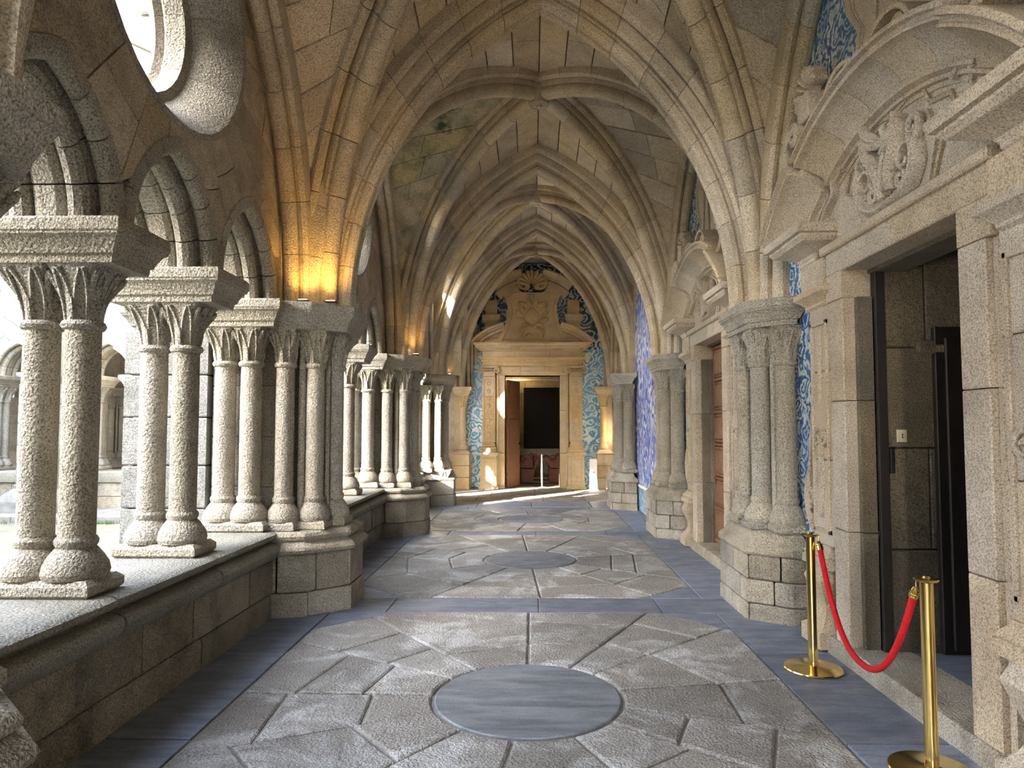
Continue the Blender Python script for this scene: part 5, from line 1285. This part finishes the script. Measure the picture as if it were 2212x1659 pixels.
pew2(0.52, END + 2.0, 1, 'dark red scroll-ended pew right of the white post')
mb = MB(); mb.lathe([(0, -0.0), (0.10, 0.0), (0.10, 0.015), (0.024, 0.02), (0.024, 0.93), (0.018, 0.95), (0, 0.95)], 16, (0.27, END + 0.35, 0.0)); mb.build('white_post', M['white'], None, True, 'thin white post standing in the end doorway', 'post', loc=(0.27, END + .35, 0))
# heavy door leaf opened inward on the left
dlf = empty('open_door_leaf', (-0.76, END + 0.5, 0), 'tall reddish brown wooden door leaf standing open in the end portal', 'door')
T = lambda u, v, w: (-0.74 + u * 0.50 - w * 0.85, END + 0.02 + u * 0.86 + w * 0.5, v)
T = lambda u, v, w: (-0.72 + u * 0.38 - w * 0.92, END + 0.05 + u * 0.92 + w * 0.38, v)
mb = MB(); mb.block(rect(0, 0.85, 0.02, 3.08), -0.03, 0.03, 0.008, T); mb.build('leaf_board', M['door_wood'], dlf)
for zz0, zz1 in ((0.12, 0.95), (1.1, 1.95), (2.1, 2.95)):
    mb = MB(); mb.block(rect(0.12, 0.73, zz0, zz1), -0.045, -0.03, 0.006, T); mb.build('raised_panel', M['door_wood'], dlf)
mb = MB(); mb.lathe([(0, -.02), (.03, -.02), (.02, 0), (.03, .03), (0, .035)], 12, (0, 0, 0), lambda x, y, z: T(0.78 + x, 1.25 + y, -0.05 - z)); mb.build('knob', M['iron'], dlf, True)
mb = MB(); mb.box(1.56, 1.76, END - 0.75, END - 0.69, 0.0, 0.86, 0.01)
sg = empty('sign_board', (1.6, END - 0.5, 0), 'white standing notice board with a small dark mark beside the end portal', 'sign')
mb.build('board', M['white'], sg)
mb = MB(); mb.box(1.63, 1.66, END - 0.755, END - 0.751, 0.46, 0.52); mb.box(1.675, 1.69, END - 0.755, END - 0.751, 0.46, 0.52); mb.build('printed_mark', M['ink'], sg)
mb = MB(); mb.box(1.52, 1.80, END - 0.80, END - 0.66, 0.0, 0.03, 0.005); mb.build('foot', M['white'], sg)
mb = MB(); mb.lathe([(0, 0), (0.10, 0.0), (0.11, 0.03), (0.10, 0.07), (0, 0.075)], 24, (0, 0, 0), lambda x, y, z: mp(1.56 + x * 0.85, 3.70 + y * 1.45, 0.05 + z)); mb.build('oval_loudspeaker', M['cream'], None, True, 'pale oval fixture on the blue tiles beside the end portal cornice', 'loudspeaker', loc=(1.56, END - 0.1, 3.7))
sp_ = empty('small_floodlight', (1.83, END - 0.3, 2.86), 'tiny white spotlight on the corner half pier', 'lamp')
mb = MB(); mb.tube([(1.86, END - 0.35, 2.86), (1.84, END - 0.36, 2.98)], 0.012, 8); mb.build('bracket', M['white'], sp_); mb = MB(); mb.tube([(1.86, END - .40, 2.94), (1.80, END - .30, 3.06)], 0.035, 12); mb.build('lamp_head', M['white'], sp_)

# ------------------------------------------------------------ rope barrier
def stanchion(x, y, label):
    rt = empty('brass_post', (x, y, 0), label, 'barrier post', 'brass rope posts')
    mb = MB(); mb.lathe([(0, 0), (0.196, 0.0), (0.198, 0.006), (0.194, 0.013), (0.05, 0.022), (0.036, 0.028), (0, 0.028)], 48, (x, y, 0.008)); mb.build('base_plate', M['brass'], rt, True)
    mb = MB(); mb.lathe([(0, 0.03), (0.033, 0.03), (0.033, 0.16), (0.0315, 0.165), (0.0315, 0.93), (0, 0.93)], 32, (x, y, 0)); mb.build('pole', M['brass'], rt, True)
    mb = MB(); mb.lathe([(0, 0.93), (0.03, 0.93), (0.055, 0.938), (0.06, 0.945), (0.055, 0.95), (0.02, 0.952), (0.014, 0.962), (0, 0.965)], 32, (x, y, 0)); mb.build('top_collar', M['brass'], rt, True)
S1, S2 = (1.975, 4.93), (1.97, 3.49)
stanchion(*S1, 'brass rope post beside the far jamb of the open doorway, base plate whole')
stanchion(*S2, 'brass rope post at the near end of the red rope, cut by the picture edge')
rp = empty('barrier_rope', (2.05, 4.2, 0.3), 'red velvet rope sagging between the two brass posts', 'rope')
A_, B_ = Vector((S1[0] + 0.045, S1[1] - 0.05, 0.86)), Vector((S2[0] - 0.03, S2[1] + 0.06, 0.86))
pts = []
for i in range(41):
    t = i / 40; p = A_.lerp(B_, t); s_ = 2 * t - 1; p.z = 0.86 - 0.575 * (1 - abs(s_) ** 2.3); pts.append(p)
pts = [p for p in pts]
mb = MB(); mb.tube(pts, 0.0185, 14); mb.build('rope', M['velvet'], rp, True)
for P_, Q_, S_ in ((pts[0], pts[2], S1), (pts[-1], pts[-3], S2)):
    d = (P_ - Q_).normalized(); mb = MB(); mb.tube([P_ - d * 0.02, P_ + d * 0.0, P_ + d * 0.02, P_ + d * 0.045], [0.022, 0.023, 0.020, 0.010], 14)
    for k in range(3): mb.tube([P_ - d * (0.015 - 0.016 * k), P_ - d * (0.009 - 0.016 * k)], 0.0245, 14)
    mb.build('end_cap', M['brass'], rp, True)
    top = Vector((S_[0], S_[1], 0.945)); e = P_ + d * 0.045
    mid = (top + e) / 2; mb = MB(); mb.tube([e, e + Vector((0, 0, 0.02)), Vector((e.x, e.y, 0.948)) , top.lerp(Vector((e.x, e.y, 0.948)), 0.6), top.lerp(Vector((e.x, e.y, 0.94)), 0.6)], 0.005, 8); mb.build('hook', M['brass'], rp, True)

# ------------------------------------------------------------ amber uplights on the pier tops
def uplight(x, y, label, power, aim=(0.1, 0, 1), z=2.87, warm=(1.0, 0.52, 0.10)):
    rt = empty('amber_uplight', (x, y, z), label, 'lamp', 'amber uplights on the pier tops')
    mb = MB(); mb.box(x - 0.05, x + 0.05, y - 0.03, y + 0.03, z, z + 0.012); mb.build('lamp_body', M['iron'], rt)
    mb = MB(); mb.box(x - 0.04, x + 0.04, y - 0.02, y + 0.02, z + 0.012, z + 0.018); mb.build('lamp_glass', M['amber'], rt)
    L = bpy.data.lights.new('uplight', 'SPOT'); L.energy = power; L.color = warm; L.spot_size = radians(110); L.spot_blend = 0.9; L.shadow_soft_size = 0.05
    lo = bpy.data.objects.new('uplight_beam', L); COL.objects.link(lo); lo.location = (x, y, z + 0.04)
    lo.rotation_euler = (-Vector(aim)).to_track_quat('Z', 'Y').to_euler()
uplight(LINE + 0.84, PIERS[2] - 0.46, 'amber uplight at the passage edge of the big clustered pier top', 6, (0.05, 0.35, 1))
uplight(LINE + 0.60, PIERS[2] - 0.52, 'amber uplight nearer the wall rib on the big clustered pier top', 4, (0.0, 0.3, 1))
uplight(LINE + 0.86, PIERS[1] - 0.56, 'amber uplight on the pier top at the picture edge', 16, (0.0, 0.3, 1))
uplight(LINE + 0.86, PIERS[3] - 0.42, 'amber uplight on the second clustered pier top', 2, (0.05, 0.3, 1))
uplight(LINE + 0.90, 14.85, 'amber uplight on the corner pier top', 2, (0.1, 0.3, 1))
L = bpy.data.lights.new('room_lamp', 'POINT'); L.energy = 8; L.color = (1.0, 0.66, 0.28); L.shadow_soft_size = 0.15
lo = bpy.data.objects.new('room_lamp', L); COL.objects.link(lo); lo.location = (-0.6, END + 5.3, 3.75)

for o in bpy.data.objects:
    if '_w' in o: del o['_w']
